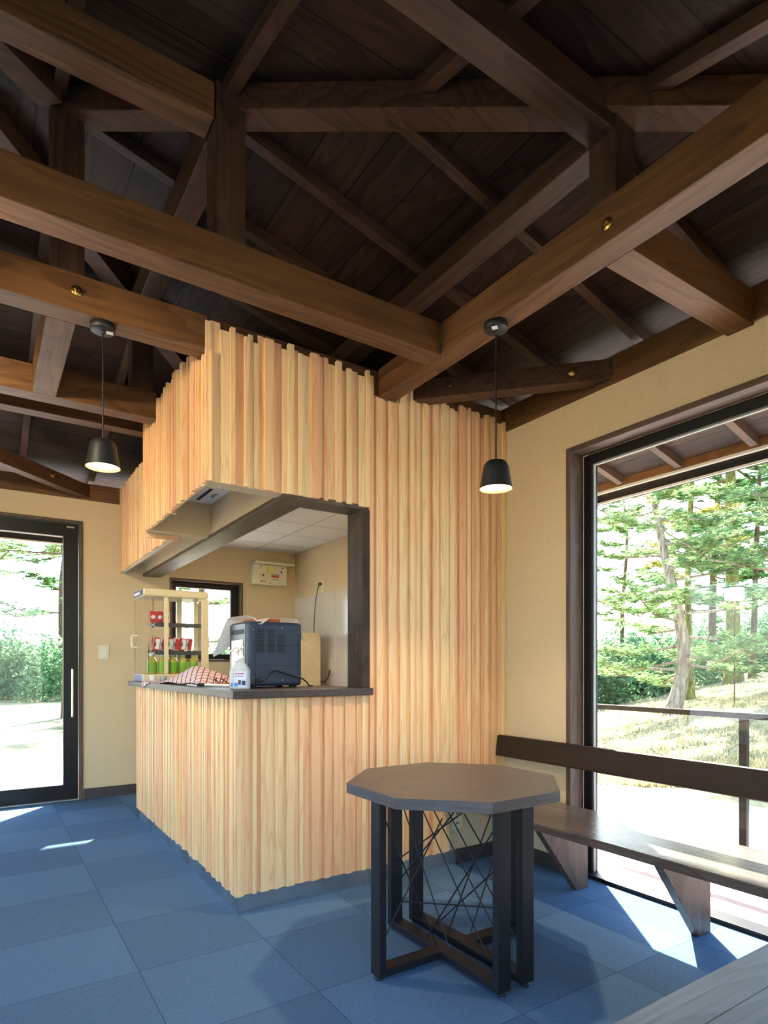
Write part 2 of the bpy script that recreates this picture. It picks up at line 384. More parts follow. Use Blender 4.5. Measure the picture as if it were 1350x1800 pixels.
def copy_tree(o, parent=None):
    c = o.copy(); COL.objects.link(c); c.parent = parent
    for ch in o.children: copy_tree(ch, c)
    return c

# ------------------------------------------------------------------ dimensions
XR, YB, YN, XL = 2.70, 5.84, 0.34, -2.70      # inner wall faces
YS = 2.72                                     # partition plane
WT = 2.60                                     # top of cream walls
CY = 3.06                                     # roof apex y
def zr(r): return 3.4975 - .25 * r            # underside of rafters
EAVE = 3.98

# floor
struct(MB().box(XL - .15, XR + .1, YN - .2, YB + .1, -.1, 0).build('floor', 'carpet', origin=(0, 0, 0)))
# right wall (with big window opening y .5 .. 2.245)
mb = MB(); mb.box(XR, XR + .17, 2.245, YS + .14, 0, WT); mb.box(XR, XR + .17, .5, 2.245, 2.353, WT); mb.box(XR, XR + .17, YN - .2, .5, 0, WT)
struct(mb.build('wall_right', 'wall', origin=(0, 0, 0)))
struct(MB().box(XR + .04, XR + .2, YS + .14, YB, 0, WT).build('wall_kitchen', 'wall', origin=(0, 0, 0)))
# back wall with door opening and small window
mb = MB(); mb.box(.72, 1.456, YB, YB + .15, 0, WT); mb.box(-1.1, .72, YB, YB + .15, 2.41, WT); mb.box(XL, -1.1, YB, YB + .15, 0, WT)
mb.box(1.456, 2.165, YB, YB + .15, 0, 1.20); mb.box(1.456, 2.165, YB, YB + .15, 1.985, WT); mb.box(2.165, XR + .2, YB, YB + .15, 0, WT)
struct(mb.build('wall_back', 'wall', origin=(0, 0, 0)))
mb = MB(); mb.box(.82, XR, YN - .2, YN, 0, WT); mb.box(-.95, .82, YN - .2, YN, 2.4, WT); mb.box(XL, -.95, YN - .2, YN, 0, WT)
struct(mb.build('wall_near', 'wall', origin=(0, 0, 0)))
mb = MB(); mb.box(XL - .15, XL, YN - .2, 1.1, 0, WT); mb.box(XL - .15, XL, 1.1, 4.9, 2.35, WT); mb.box(XL - .15, XL, 4.9, YB + .15, 0, WT); mb.box(XL - .15, XL, 1.1, 4.9, 0, .1)
struct(mb.build('wall_left', 'wall', origin=(0, 0, 0)))
# partition wall (plain part under the cut-out and core), pieces around the serving opening
mb = MB(); mb.box(1.70, XR, YS + .012, YS + .14, 0, WT)
struct(mb.build('wall_partition', 'wall', origin=(0, 0, 0)))
mb = MB(); mb.box(1.225, 1.36, YS + .1, YB, 2.0, WT); mb.box(1.36, 1.70, YS + .02, YS + .14, 2.0, WT)
struct(mb.build('wall_header', 'wall', origin=(0, 0, 0)))
# kitchen ceiling (tiles)
mb = MB(); mb.box(1.36, XR + .04, YS + .14, YB, 2.33, 2.36)
def tiles():
    t = NT('embossed_white_ceiling_tiles'); b = t.bsdf(.7, 0, .3)
    tc = t.n('ShaderNodeTexCoord'); mp = t.n('ShaderNodeMapping'); mp.inputs['Scale'].default_value = (2.2, 2.2, 2.2); t.l(tc.outputs['Object'], mp.inputs[0])
    fr = t.n('ShaderNodeVectorMath', operation='FRACTION'); t.l(mp.outputs[0], fr.inputs[0]); se = t.n('ShaderNodeSeparateXYZ'); t.l(fr.outputs[0], se.inputs[0])
    mn = t.n('ShaderNodeMath', operation='MINIMUM'); t.l(se.outputs[0], mn.inputs[0]); t.l(se.outputs[1], mn.inputs[1])
    c = t.ramp(mn.outputs[0], [(0, lin((200, 194, 180))), (.03, lin((200, 194, 180))), (.05, lin((236, 233, 224))), (1, lin((236, 233, 224)))])
    t.l(c, b.inputs[0]); vo = t.n('ShaderNodeTexVoronoi'); vo.inputs['Scale'].default_value = 6; t.l(tc.outputs['Object'], vo.inputs['Vector'])
    t.bump(vo.outputs['Distance'], b, .35, .02); return t.m
M['tiles'] = tiles()
struct(mb.build('ceiling_kitchen', 'tiles', origin=(0, 0, 0)))
# kitchen lining panel
tag(MB().box(XR + .028, XR + .04, YS + .14, YB - .01, .8, 1.86).box(XR + .024, XR + .028, 4.95, 4.953, .8, 1.86).build('kitchen_wall_panel', ['marble']), 'glossy pale marbled splash panel on kitchen side wall', 'wall panel')

# baseboards
struct(MB().box(XR - .008, XR, 2.245, YS, 0, .085).build('baseboard_right', 'umber'))
struct(MB().box(.73, 1.3, YB - .008, YB, 0, .09).build('baseboard_back', 'umber'))
struct(MB().box(2.30, XR - .008, YS - .0, YS + .012, 0, .085).build('baseboard_partition', 'umber'))
struct(MB().box(.82, XR, YN, YN + .008, 0, .085).build('baseboard_near', 'umber'))

# ------------------------------------------------------------------ roof
RT = .055
def roofplane(name, kind):
    mb = MB(); h = 4.05; a = zr(0) + RT; zc = zr(h) + RT
    ap = (0, CY); cs = {'right': ((h, CY - h), (h, CY + h)), 'left': ((-h, CY + h), (-h, CY - h)), 'near': ((-h, CY - h), (h, CY - h)), 'back': ((h, CY + h), (-h, CY + h))}[kind]
    p = [(0, CY, a), (cs[0][0], cs[0][1], zc), (cs[1][0], cs[1][1], zc)]
    mb.prism(p, (0, 0, .05))
    return struct(mb.build(name, 'boardsY' if kind in ('right', 'left') else 'boardsX', origin=(0, CY, 0)))
for k in ('right', 'near', 'back', 'left'): roofplane('ceiling_' + k, k)

def tbox(name, p0, p1, wdt, hgt, mat, label, cat, group=None, bevel=.003, below=True, up=(0, 0, 1)):
    """timber from p0 to p1 (points on centre of underside), width, height above underside"""
    a, b = Vector(p0), Vector(p1); d = (b - a).normalized(); sd_ = d.cross(Vector((0, 0, 1))).normalized() * wdt / 2; u = Vector((0, 0, hgt))
    mb = MB(); mb.hexa([a - sd_, a + sd_, a + sd_ + u, a - sd_ + u], [b - sd_, b + sd_, b + sd_ + u, b - sd_ + u])
    o = mb.build(name, mat, origin=tuple((a + b) / 2), bevel=bevel)
    # make normals consistent
    return tag(o, label, cat, group)
ZB = 2.585
g = 'main ceiling beams'
def beamX(x0, x1, y0, y1, z0, z1, label, name='ceiling_beam', cat='beam', grp=g, mat='beamX'):
    return tag(MB().box(x0, x1, y0, y1, z0, z1).build(name, mat, bevel=.003), label, cat, grp)
beamX(-2.7, 1.76, 2.19, 2.30, ZB, 2.735, 'large brown timber beam crossing the upper left and butting into the long diagonal-running beam')
beamX(1.76, 1.865, YN, YS, ZB, 2.735, 'long timber beam from upper right edge down to top of slatted wall, right pendant hangs from it', mat='beamY')
beamX(-2.7, .845, 2.725, 2.835, ZB, 2.735, 'timber beam carrying the left pendant, ends at corner of slatted bulkhead')
beamX(-2.7, .84, 3.66, 3.77, ZB, 2.735, 'timber beam behind left pendant, ends at side of slatted bulkhead')
beamX(1.865, XR + .02, 1.27, 1.38, ZB, 2.735, 'short pale-bottomed beam stub running from long beam to top of window wall')
beamX(.215, .325, 2.835, 3.66, ZB, 2.735, 'short pale knotty tie beam between two left beams beside pendant', mat='beamY')
beamX(.86, XR, YS + .015, YS + .125, 2.6, 2.735, 'dark plate beam behind the tops of the slatted wall')
beamX(-1.865, -1.76, YN, YB, ZB, 2.735, 'far left timber beam outside the picture', mat='beamY')
# wall plates
g2 = 'wall plate timbers'
beamX(XR - .01, XR + .11, YN - .2, YB + .1, WT, 2.745, 'dark wall plate along top of window wall', 'wall_plate', 'beam', g2, 'beamY')
beamX(-2.7, XR - .01, YB - .01, YB + .11, WT, 2.745, 'dark wall plate along top of glass door wall', 'wall_plate', 'beam', g2)
beamX(-2.7, XR - .01, YN - .1, YN + .01, WT, 2.745, 'dark wall plate above the entrance side', 'wall_plate', 'beam', g2)
beamX(XL - .11, XL + .01, YN - .2, YB + .1, WT, 2.745, 'dark wall plate along the left wall', 'wall_plate', 'beam', g2, 'beamY')
# purlin rings
g3 = 'purlins'
beamX(-1.86, 1.76, 1.27, 1.37, 2.95, zr(1.74), 'wide dark purlin crossing top centre to the right-hand post', 'purlin', 'beam', g3, 'rafterX')
beamX(1.76, 1.86, 1.37, 4.65, 2.95, zr(1.81), 'purlin running from right-hand post back above the butting beam joint', 'purlin', 'beam', g3, 'rafterY')
beamX(-1.86, 1.86, 4.65, 4.76, 2.855, zr(1.65), 'pale-bottomed purlin beyond the beams on the left', 'purlin', 'beam', g3)
beamX(-.81, .705, 2.19, 2.30, 3.155, zr(.85), 'grey-brown upper purlin crossing top left to the left-hand post', 'purlin', 'beam', g3)
beamX(.71, .81, 2.31, 3.66, 3.155, zr(.78), 'upper purlin running back from left-hand post behind the big beam', 'purlin', 'beam', g3, 'rafterY')
beamX(-.81, .81, 3.78, 3.88, 3.155, zr(.80), 'upper purlin on the far side of the roof peak', 'purlin', 'beam', g3)
beamX(-1.86, -1.76, 1.37, 4.65, 2.95, zr(1.81), 'purlin on the left roof slope', 'purlin', 'beam', g3, 'rafterY')
# posts
g4 = 'roof posts'
def post(x0, x1, y0, y1, z0, z1, label): return tag(MB().box(x0, x1, y0, y1, z0, z1).build('roof_post', 'rafterZ', bevel=.003), label, 'post', g4)
post(.712, .824, 2.19, 2.305, 2.735, 3.30, 'dark post standing on the large beam left of centre')
post(1.76, 1.865, 1.262, 1.37, 2.735, zr(1.80) - .0, 'dark post standing on the long beam at upper right')
post(.225, .345, 2.725, 2.835, 2.735, 3.42, 'black-looking post at upper left below the roof peak')
post(.705, .822, 3.66, 3.77, 2.735, zr(.78), 'dark post behind left pendant rod above the second beam')
# hip rafters
g5 = 'hip rafters'
def hip(sx, sy, r0, r1, label, off=.055):
    z0, z1 = zr(r0) - off, zr(r1) - off
    return tbox('hip_rafter', (sx * r0, CY + sy * r0, z0), (sx * r1, CY + sy * r1, z1), .10, .10, M['brace'], label, 'rafter', g5)
hip(1, -1, .30, 3.95, 'hip rafter running level across the picture between the three roof posts')
tbox('hip_rafter', (.225, 2.71, zr(.35) - .055), (-2.0, .485, zr(2.575) - .055), .10, .10, M['brace'], 'pale hip rafter at the upper left edge of the picture', 'rafter', g5)
hip(1, 1, .02, 3.9, 'hip rafter over the kitchen corner of the roof')
hip(-1, 1, .02, 3.9, 'hip rafter at the far left corner of the roof')
# common rafters
g6 = 'common rafters'
RW, RH = .048, .055
def rafter(side, c, r1, label):
    r0 = abs(c - CY) if side in 'RL' else abs(c)
    r0 = max(r0 + .05, .06)
    if side == 'R': a, b = (r0, c, zr(r0)), (r1, c, zr(r1))
    if side == 'L': a, b = (-r0, c, zr(r0)), (-r1, c, zr(r1))
    if side == 'N': a, b = (c, CY - r0, zr(r0)), (c, CY - r1, zr(r1))
    if side == 'B': a, b = (c, CY + r0, zr(r0)), (c, CY + r1, zr(r1))
    return tbox('rafter', a, b, RW, RH, 'rafterX' if side in 'RL' else 'rafterY', label, 'rafter', g6, bevel=.002)
for c, l in [(2.80, 'rafter behind the left-hand post sloping down to the right'), (2.35, 'long rafter starting right of the left-hand post and falling towards the partition top'),
             (1.86, 'rafter crossing behind the centre of the long beam towards the window wall'), (1.40, 'rafter beside the short beam stub over the window wall'),
             (.92, 'rafter over the near part of the window'), (.45, 'rafter close to the entrance end of the window wall'),
             (3.30, 'rafter over the partition just behind the slat tops'), (3.80, 'rafter over the front of the kitchen'), (4.3, 'rafter over the middle of the kitchen'), (4.8, 'rafter over the back of the kitchen')]:
    rafter('R', c, EAVE - .02, l)
for c, l in [(.77, 'dark rafter at the top of the picture above the left-hand post'), (1.29, 'short dark rafter seen left of the wide purlin at top centre'),
             (1.83, 'rafter at the upper right running to the top of the post'), (2.35, 'rafter at the far upper right'), (.25, 'rafter at the upper left beyond the black post'),
             (-.27, 'rafter left of the picture over the entrance')]:
    rafter('N', c, EAVE - .02, l)
for c, l in [(.27, 'pale rafter at far left above the glass door'), (.80, 'rafter behind the left pendant shade above the back wall'), (1.32, 'rafter over the bulkhead at the back wall'),
             (-.25, 'rafter left of the picture over the glass door')]:
    rafter('B', c, EAVE - .02, l)
for c in (2.35, 3.8): rafter('L', c, EAVE - .02, 'rafter on the left roof slope, %s' % ('nearer one' if c < 3 else 'farther one'))
# corner braces with bolts
def bolt(c, axis, label):
    mb = MB(); mb.lathe([(0, .002), (.02, .002), (.021, 0), (.021, -.001)], c, 20, axis=axis)
    mb.lathe([(0, .016), (.008, .016), (.010, .013), (.010, 0)], c, 6, smooth=False, axis=axis)
    return mb
def bolt_thing(c, dirv, label):
    o = bolt((0, 0, 0), 'Z', '').build('bolt', 'brass', origin=(0, 0, 0)); o.location = c
    o.rotation_euler = Vector(dirv).to_track_quat('Z', 'Y').to_euler(); return tag(o, label, 'bolt', 'washer and nut bolts on the beams')
br = tbox('corner_brace', (1.98, YS + .06, 2.625), (2.72, 1.98, 2.625), .09, .105, M['brace'], 'dark diagonal corner brace between slatted wall and window wall', 'brace', 'corner braces')
n = Vector((-1, -1, 0)).normalized()
bolt_thing(Vector((2.16, 2.6, 2.68)) + n * .050, n, 'round bolt at left end of the corner brace above the slatted wall')
bolt_thing(Vector((2.585, 2.125, 2.68)) + n * .050, n, 'round bolt at right end of the corner brace near the window wall')
br2 = tbox('corner_brace', (-.5, 4.6, 2.615), (.74, 5.84, 2.615), .09, .11, M['brace'], 'pale-bottomed diagonal brace at the left edge above the glass door wall', 'brace', 'corner braces')
n2 = Vector((1, -1, 0)).normalized()
bolt_thing(Vector((.43, 5.53, 2.68)) + n2 * .048, n2, 'round bolt on the diagonal brace above the glass door')
bolt_thing((.315, 2.722, 2.665), (0, -1, 0), 'brass bolt on the beam above the left pendant')
bolt_thing((1.757, 1.295, 2.645), (-1, 0, 0), 'brass bolt on the long beam below the right-hand post')
# eave fascia and gutter outside
def fascia(kind):
    h = EAVE
    mb = MB()
    if kind == 'right': mb.box(h, h + .03, CY - h, CY + h, zr(h) - .0, zr(h) + .1); n_ = 'fascia_board'
    else: mb.box(-h, h, CY + h, CY + h + .03, zr(h), zr(h) + .1)
    tag(mb.build('fascia_board', 'beamY' if kind == 'right' else 'beamX'), 'brown fascia board under the eave outside the %s' % ('big window' if kind == 'right' else 'glass door'), 'fascia')
    mb = MB()
    if kind == 'right': mb.box(h + .03, h + .12, CY - h, CY + h, zr(h) - .075, zr(h) - .015)
    else: mb.box(-h, h, CY + h + .03, CY + h + .12, zr(h) - .075, zr(h) - .015)
    g0 = mb.build('gutter', 'alu'); tag(g0, 'dark rain gutter along the eave outside the %s' % ('big window' if kind == 'right' else 'glass door'), 'gutter')
    mb = MB()
    if kind == 'right': mb.box(h + .03, h + .045, CY - h, CY + h, zr(h) - .09, zr(h) - .075)
    else: mb.box(-h, h, CY + h + .03, CY + h + .045, zr(h) - .09, zr(h) - .075)
    o = mb.build('gutter_lip', 'alu_pale', g0, origin=tuple(g0.location)); o['label'] = 'pale metal strip'
    mb = MB()
    if kind == 'right': mb.box(h, h + .03, CY - h, CY + h, zr(h) - .017, zr(h))
    else: mb.box(-h, h, CY + h, CY + h + .03, zr(h) - .017, zr(h))
    o = mb.build('drip_edge', 'alu_pale', g0, origin=tuple(g0.location)); o['label'] = 'pale metal strip'
fascia('right'); fascia('back')

# ------------------------------------------------------------------ big window (right)
W = struct(thing('window_1', (XR + .1, 1.36, 0)))
y0, y1, zt = .5, 2.245, 2.353
mb = MB(); mb.box(XR - .012, XR + .10, y1 - .03, y1 + .0, 0, zt); part(mb, 'window_casing', 'darkZ', W, bevel=.002)
mb = MB(); mb.box(XR - .012, XR + .10, y0, y1 - .03, zt - .03, zt); mb.box(XR - .012, XR + .10, y0, y0 + .03, 0, zt - .03); part(mb, 'window_casing', 'darkY', W, bevel=.002)
mb = MB(); mb.box(XR + .10, XR + .15, y1 - .085, y1 - .03, 0, zt - .03); mb.box(XR + .10, XR + .15, y0 + .03, y1 - .085, zt - .085, zt - .03)
mb.box(XR + .10, XR + .15, y0 + .03, y0 + .085, 0, zt - .085); mb.box(XR + .05, XR + .15, y0 + .085, y1 - .085, 0, .02); part(mb, 'window_frame', 'alu', W, bevel=.002)
mb = MB(); mb.box(XR + .112, XR + .122, y1 - .093, y1 - .085, .02, zt - .085); mb.box(XR + .112, XR + .122, y0 + .085, y1 - .093, zt - .093, zt - .085); part(mb, 'glazing_bead', 'alu_pale', W)
mb = MB(); mb.add([(XR + .127, y0 + .085, .02), (XR + .127, y1 - .085, .02), (XR + .127, y1 - .085, zt - .085), (XR + .127, y0 + .085, zt - .085)], [(0, 1, 2, 3)]); part(mb, 'window_pane', 'glass', W)

# ------------------------------------------------------------------ glass door in back wall
D = struct(thing('door_1', (-.2, YB + .05, 0)))
mb = MB(); mb.box(.695, .725, YB - .012, YB + .15, 0, 2.41); mb.box(-1.1, .695, YB - .012, YB + .15, 2.385, 2.41); mb.box(-1.1, -1.07, YB - .012, YB + .15, 0, 2.385); part(mb, 'door_frame', 'darkZ', D, bevel=.002)
L_ = part(MB().box(.575, .69, YB + .02, YB + .06, .01, 2.38).box(-.95, .575, YB + .02, YB + .06, 2.27, 2.38).box(-.95, .575, YB + .02, YB + .06, .01, .135).box(-1.06, -.95, YB + .02, YB + .06, .01, 2.38), 'door_leaf', 'alu', D, bevel=.002)
mb = MB().add([(-.95, YB + .04, .135), (.575, YB + .04, .135), (.575, YB + .04, 2.27), (-.95, YB + .04, 2.27)], [(0, 1, 2, 3)]); mb.build('glass_pane', 'glass', L_, origin=tuple(wloc(L_)))
mb = MB().tube([(.642, YB - .02, .72), (.642, YB - .02, 1.13)], .012, 12); mb.tube([(.642, YB - .02, .745), (.642, YB + .02, .745)], .008, 8); mb.tube([(.642, YB - .02, 1.105), (.642, YB + .02, 1.105)], .008, 8)
h_ = mb.build('door_handle', 'chrome', L_, origin=tuple(wloc(L_))); h_['label'] = 'chrome bar handle'
mb = MB().box(.60, .66, YB + .01, YB + .02, 2.345, 2.36); o = mb.build('door_closer_tag', 'steel', L_, origin=tuple(wloc(L_)))
struct(MB().box(-1.07, .695, YB - .0, YB + .15, 0, .008).build('trim_threshold', 'steel'))

# kitchen window
W2 = struct(thing('window_2', (1.81, YB + .05, 1.2)))
x0, x1, z0, z1 = 1.456, 2.165, 1.20, 1.985
mb = MB().box(x0, x0 + .022, YB - .012, YB + .1, z0, z1).box(x1 - .022, x1, YB - .012, YB + .1, z0, z1).box(x0 + .022, x1 - .022, YB - .012, YB + .1, z1 - .022, z1).box(x0 + .022, x1 - .022, YB - .012, YB + .1, z0, z0 + .022); part(mb, 'window_casing', 'darkX', W2, bevel=.002)
a, b = .022, .075
mb = MB().box(x0 + a, x0 + b, YB + .06, YB + .1, z0 + a, z1 - a).box(x1 - .1, x1 - a, YB + .06, YB + .1, z0 + a, z1 - a).box(x0 + b, x1 - .1, YB + .06, YB + .1, z1 - b, z1 - a).box(x0 + b, x1 - .1, YB + .06, YB + .1, z0 + a, z0 + b); part(mb, 'window_frame', 'alu', W2, bevel=.002)
part(MB().add([(x0 + b, YB + .08, z0 + b), (x1 - .1, YB + .08, z0 + b), (x1 - .1, YB + .08, z1 - b), (x0 + b, YB + .08, z1 - b)], [(0, 1, 2, 3)]), 'window_pane', 'glass', W2)
# left window (off picture, gives daylight)
W3 = struct(thing('window_3', (XL - .1, 3.0, .1)))
mb = MB().box(XL - .1, XL - .05, 1.1, 1.16, .1, 2.35).box(XL - .1, XL - .05, 4.84, 4.9, .1, 2.35).box(XL - .1, XL - .05, 2.97, 3.03, .1, 2.35).box(XL - .1, XL - .05, 1.1, 4.9, 2.29, 2.35).box(XL - .1, XL - .05, 1.1, 4.9, .1, .16)
part(mb, 'window_frame', 'alu', W3)
part(MB().add([(XL - .08, 1.16, .16), (XL - .08, 4.84, .16), (XL - .08, 4.84, 2.29), (XL - .08, 1.16, 2.29)], [(0, 1, 2, 3)]), 'window_pane', 'glass', W3)

# ------------------------------------------------------------------ slats
def slats(axis, a0, a1, plane, zb, zt, seed, side=-1, cut=None, wmin=.017, wmax=.040, zt1=None, topvar=.022, depths=(.006, .013, .022)):
    """axis 'x': slats along x in plane y=plane protruding to -y; axis 'y': along y, plane x=plane protruding to -x"""
    rnd = random.Random(seed); mb = MB(); a = a0; i = 0; last = 0
    while a < a1 - .004:
        wd = min(rnd.choice((wmin, .024, .030, wmax)) , a1 - a)
        if a1 - (a + wd) < .008: wd = a1 - a
        d = rnd.choice([q for q in depths if q != last]); last = d
        t = (a - a0) / (a1 - a0); top = (zt + ((zt1 if zt1 is not None else zt) - zt) * t) + (rnd.choice((-1, -.4, .1, .6, 1)) * topvar)
        bot = zb
        if cut and a >= cut[0] - .01: bot = cut[1]
        col = (rnd.random(), rnd.random(), rnd.random())
        if axis == 'x':
            if cut and len(cut) > 2 and cut[2][0] <= a + wd / 2 <= cut[2][1]: top = min(top, cut[2][2])
            mb.box(a, a + wd, plane - d, plane, bot, top, 0, col)
        else:
            if cut and len(cut) > 2 and cut[2][0] <= a + wd / 2 <= cut[2][1]: top = min(top, cut[2][2])
            mb.box(plane - d, plane, a, a + wd, bot, top, 0, col)
        a += wd
    return mb
PF = YS + .012
# tall slatted cladding of partition
CL = thing('slat_cladding', (2.2, PF, .08), 'tall pale cedar slat cladding on the partition right of the serving hatch', 'slat cladding')
part(slats('x', 1.702, XR - .002, PF, .085, 2.665, 3, cut=(2.235, .46, (1.73, 1.885, 2.582))), 'slats', 'slat', CL, tint=True)
part(MB().box(1.70, 2.30, YS + .004, PF, 0, .085), 'kick_plate', 'steel', CL)['label'] = 'brushed metal kick plate'
# counter
CT = thing('service_counter', (1.3, 3.5, 0), 'L-shaped service counter clad in pale cedar slats', 'counter')
XC = .99
part(slats('x', XC - .02, 1.70, PF, .085, 1.0, 11, topvar=0, wmin=.02, wmax=.042), 'front_slats', 'slat', CT, tint=True)
part(slats('y', PF - .028, 4.88, XC + .006, .085, 1.0, 12, topvar=0, depths=(.008, .017, .027)), 'side_slats', 'slat', CT, tint=True)
part(MB().box(XC + .006, 1.68, PF, PF + .4, .0, 1.0).box(XC + .006, 1.35, PF + .4, 4.88, .0, 1.0), 'carcass', 'wall', CT)
part(MB().box(XC + .0, 1.70, YS + .004, PF, 0, .085).box(XC - .0, XC + .006, PF, 4.88, 0, .085), 'kick_plate', 'steel', CT)['label'] = 'brushed metal kick plate'
part(MB().box(XC, XC + .03, 4.88, 4.90, .0, .16), 'end_post', 'alu', CT)
# countertop
tag(MB().prism([(.945, 2.672, 1.003), (1.70, 2.672, 1.003), (1.70, 3.16, 1.003), (1.42, 3.16, 1.003), (1.42, 5.06, 1.003), (.945, 5.06, 1.003)], (0, 0, .037)).build('countertop', 'ctop', bevel=.003), 'dark grey-brown wooden countertop wrapping the slatted counter', 'countertop')
# opening post and header
tag(MB().box(1.655, 1.70, YS - .01, YS + .145, 1.04, 1.975).build('hatch_post', 'post', bevel=.002), 'dark wooden upright at right side of serving hatch', 'hatch frame')
HD = tag(MB().prism([(1.218, YS + .0, 1.975), (1.70, YS + .0, 1.975), (1.70, YS + .145, 1.975), (1.37, YS + .145, 1.975), (1.37, YB - .002, 1.975), (1.218, YB - .002, 1.975)], (0, 0, .025)).build('hatch_header', 'darkY', bevel=.002), 'dark wooden header board framing the top of the serving hatch', 'hatch frame')

# bulkhead above the counter
BH = thing('slatted_bulkhead', (1.0, 4.0, 2.0), 'pale cedar slatted bulkhead hanging from the ceiling above the counter', 'bulkhead')
part(slats('x', .835, 1.702, PF, 1.99, 2.697, 21, wmin=.022, wmax=.045, cut=(9, 0)), 'front_slats', 'slat', BH, tint=True)
part(slats('y', PF - .026, 4.0, .862, 1.99, 2.71, 22, zt1=2.67, topvar=.014, depths=(.008, .017, .027), cut=(9, 0, (2.6, 2.86, 2.575))), 'side_slats', 'slat', BH, tint=True)
part(slats('y', 4.0, YB - .002, 1.035, 1.99, 2.715, 23, topvar=.014, depths=(.008, .017, .027)), 'rear_side_slats', 'slat', BH, tint=True)
mb = MB().box(.862, 1.225, PF, 2.82, 1.99, 2.58).box(.862, 1.225, 2.82, 3.9, 2.2, 2.58).box(.862, 1.225, 3.9, 4.0, 1.99, 2.58).box(1.035, 1.225, 4.0, YB, 2.09, 2.58)
part(mb, 'soffit_box', 'wall', BH)
part(MB().box(.862, 1.045, 4.0, 4.02, 1.965, 2.55, 0, (.35, .2, .6)), 'end_board', 'slat', BH, tint=True)
part(MB().box(1.035, 1.06, 4.02, YB - .002, 1.992, 2.09), 'lining_strip', 'white', BH)
part(MB().box(.862, .89, 3.42, 3.44, 1.992, 2.07, 0, (.3, .2, .6)), 'batten', 'slat', BH, tint=True)
VP = thing('vent_plate', (1.08, 3.7, 2.19), 'white vent plate with a black slot in the bulkhead soffit recess', 'vent')
part(MB().box(.91, 1.222, 3.49, 3.85, 2.187, 2.199), 'plate', 'white', VP, bevel=.002)
part(MB().box(1.102, 1.122, 3.51, 3.78, 2.184, 2.187), 'slot', 'navy_dark', VP)
part(MB().box(1.160, 1.182, 3.60, 3.615, 2.1855, 2.187).box(1.155, 1.18, 3.63, 3.64, 2.1855, 2.187).box(1.16, 1.175, 3.65, 3.67, 2.1855, 2.187).box(1.155, 1.18, 3.68, 3.683, 2.1855, 2.187), 'rating_sticker', 'grey', VP)
SP = thing('spot_fixture', (1.12, 4.05, 2.05), 'small white spotlight fixture under the rear of the bulkhead', 'light')
part(MB().lathe([(0, 0), (.028, 0), (.028, .03), (0, .03)], (1.12, 4.12, 2.06), 20), 'mount', 'white', SP)
part(MB().tube([(1.12, 4.12, 2.06), (1.12, 4.11, 2.04), (1.10, 4.06, 2.02)], [.010, .016, .020], 14), 'head', 'white', SP)

# ------------------------------------------------------------------ pendants
def pendant(x, y, zsb, label, rot=0):
    t = thing('pendant_lamp', (x, y, 0), label, 'pendant lamp', 'black pendant lamps')
    zt = ZB
    c = part(MB().lathe([(0, 0), (.045, 0), (.05, .004), (.05, .028), (.048, .03), (0, .03)], (x, y, zt - .03), 40), 'ceiling_rose', 'lampblack', t)
    a = Vector((math.cos(rot), math.sin(rot), 0)); b = Vector((-a.y, a.x, 0)); q0 = Vector((x, y, zt - .0308)) + a * .026
    mb = MB().prism([q0 + a * .013 + b * .012, q0 - a * .013 + b * .012, q0 - a * .013 - b * .012, q0 + a * .013 - b * .012], (0, 0, .0006))
    o = mb.build('sticker', 'white', c, origin=tuple(wloc(c)))
    o = MB().lathe([(0, -.012), (.006, -.012), (.008, 0)], (x, y, zt - .03), 14).build('cord_grip', 'lampblack', c, origin=tuple(wloc(c)))
    part(MB().tube([(x, y, zsb + .118), (x, y, zt - .03)], .0035, 8), 'cord', 'black_cord', t)
    pr = [(.006, .120), (.022, .119), (.038, .114), (.048, .103), (.0535, .088), (.058, .060), (.064, .025), (.069, .0)]
    inn = [(r - .003 if r > .01 else r, z - .003) for r, z in pr][::-1]
    o = part(MB().lathe(pr[::-1] + [], (x, y, zsb), 48), 'shade', 'lampblack', t)
    o2 = MB().lathe([(.069, 0), (.066, 0)] + inn[1:] + [(0, .116)], (x, y, zsb), 48).build('shade_lining', 'lampin', o, origin=tuple(wloc(o)))
    part(MB().lathe([(0, .028), (.014, .033), (.022, .047), (.018, .064), (.010, .08), (.010, .10), (0, .10)], (x, y, zsb), 20), 'bulb', 'bulb', t)
    l = bpy.data.lights.new('lamp_light', 'SPOT'); l.energy = 16; l.color = (1, .78, .50); l.spot_size = R(125); l.spot_blend = .9; l.shadow_soft_size = .03
    lo = bpy.data.objects.new('lamp_light', l); COL.objects.link(lo); lo.parent = t; lo.location = (0, 0, zsb + .015)
pendant(1.79, 1.86, 1.893, 'black pendant lamp hanging from the long beam before the slatted wall', R(215))
pendant(.42, 2.775, 1.985, 'black pendant lamp on the left hanging near the bulkhead', R(-10))

def spot(loc, aim, label, e, ang=100):  # unseen spotlights, added to brighten the slats and back wall
    t = thing('ceiling_spotlight', loc, label, 'spotlight', 'added fill spotlights')
    L = Vector(loc); d = (Vector(aim) - L).normalized()
    part(MB().tube([L, L + Vector((0, 0, ZB - L.z))], .008, 8), 'stem', 'lampblack', t)
    part(MB().tube([L - d * .05, L - d * .03, L + d * .05], [.02, .034, .038], 20), 'head', 'lampblack', t)
    part(MB().tube([L + d * .051, L + d * .053], [.033, .033], 20), 'lens', 'bulb', t)
    l = bpy.data.lights.new('fill_spot_light', 'SPOT'); l.energy = e; l.color = (1, .80, .56); l.spot_size = R(ang); l.spot_blend = 1; l.shadow_soft_size = .05
    lo = bpy.data.objects.new('fill_spot_light', l); COL.objects.link(lo); lo.parent = t; lo.location = d * .06; lo.rotation_euler = (-d).to_track_quat('Z', 'Y').to_euler()
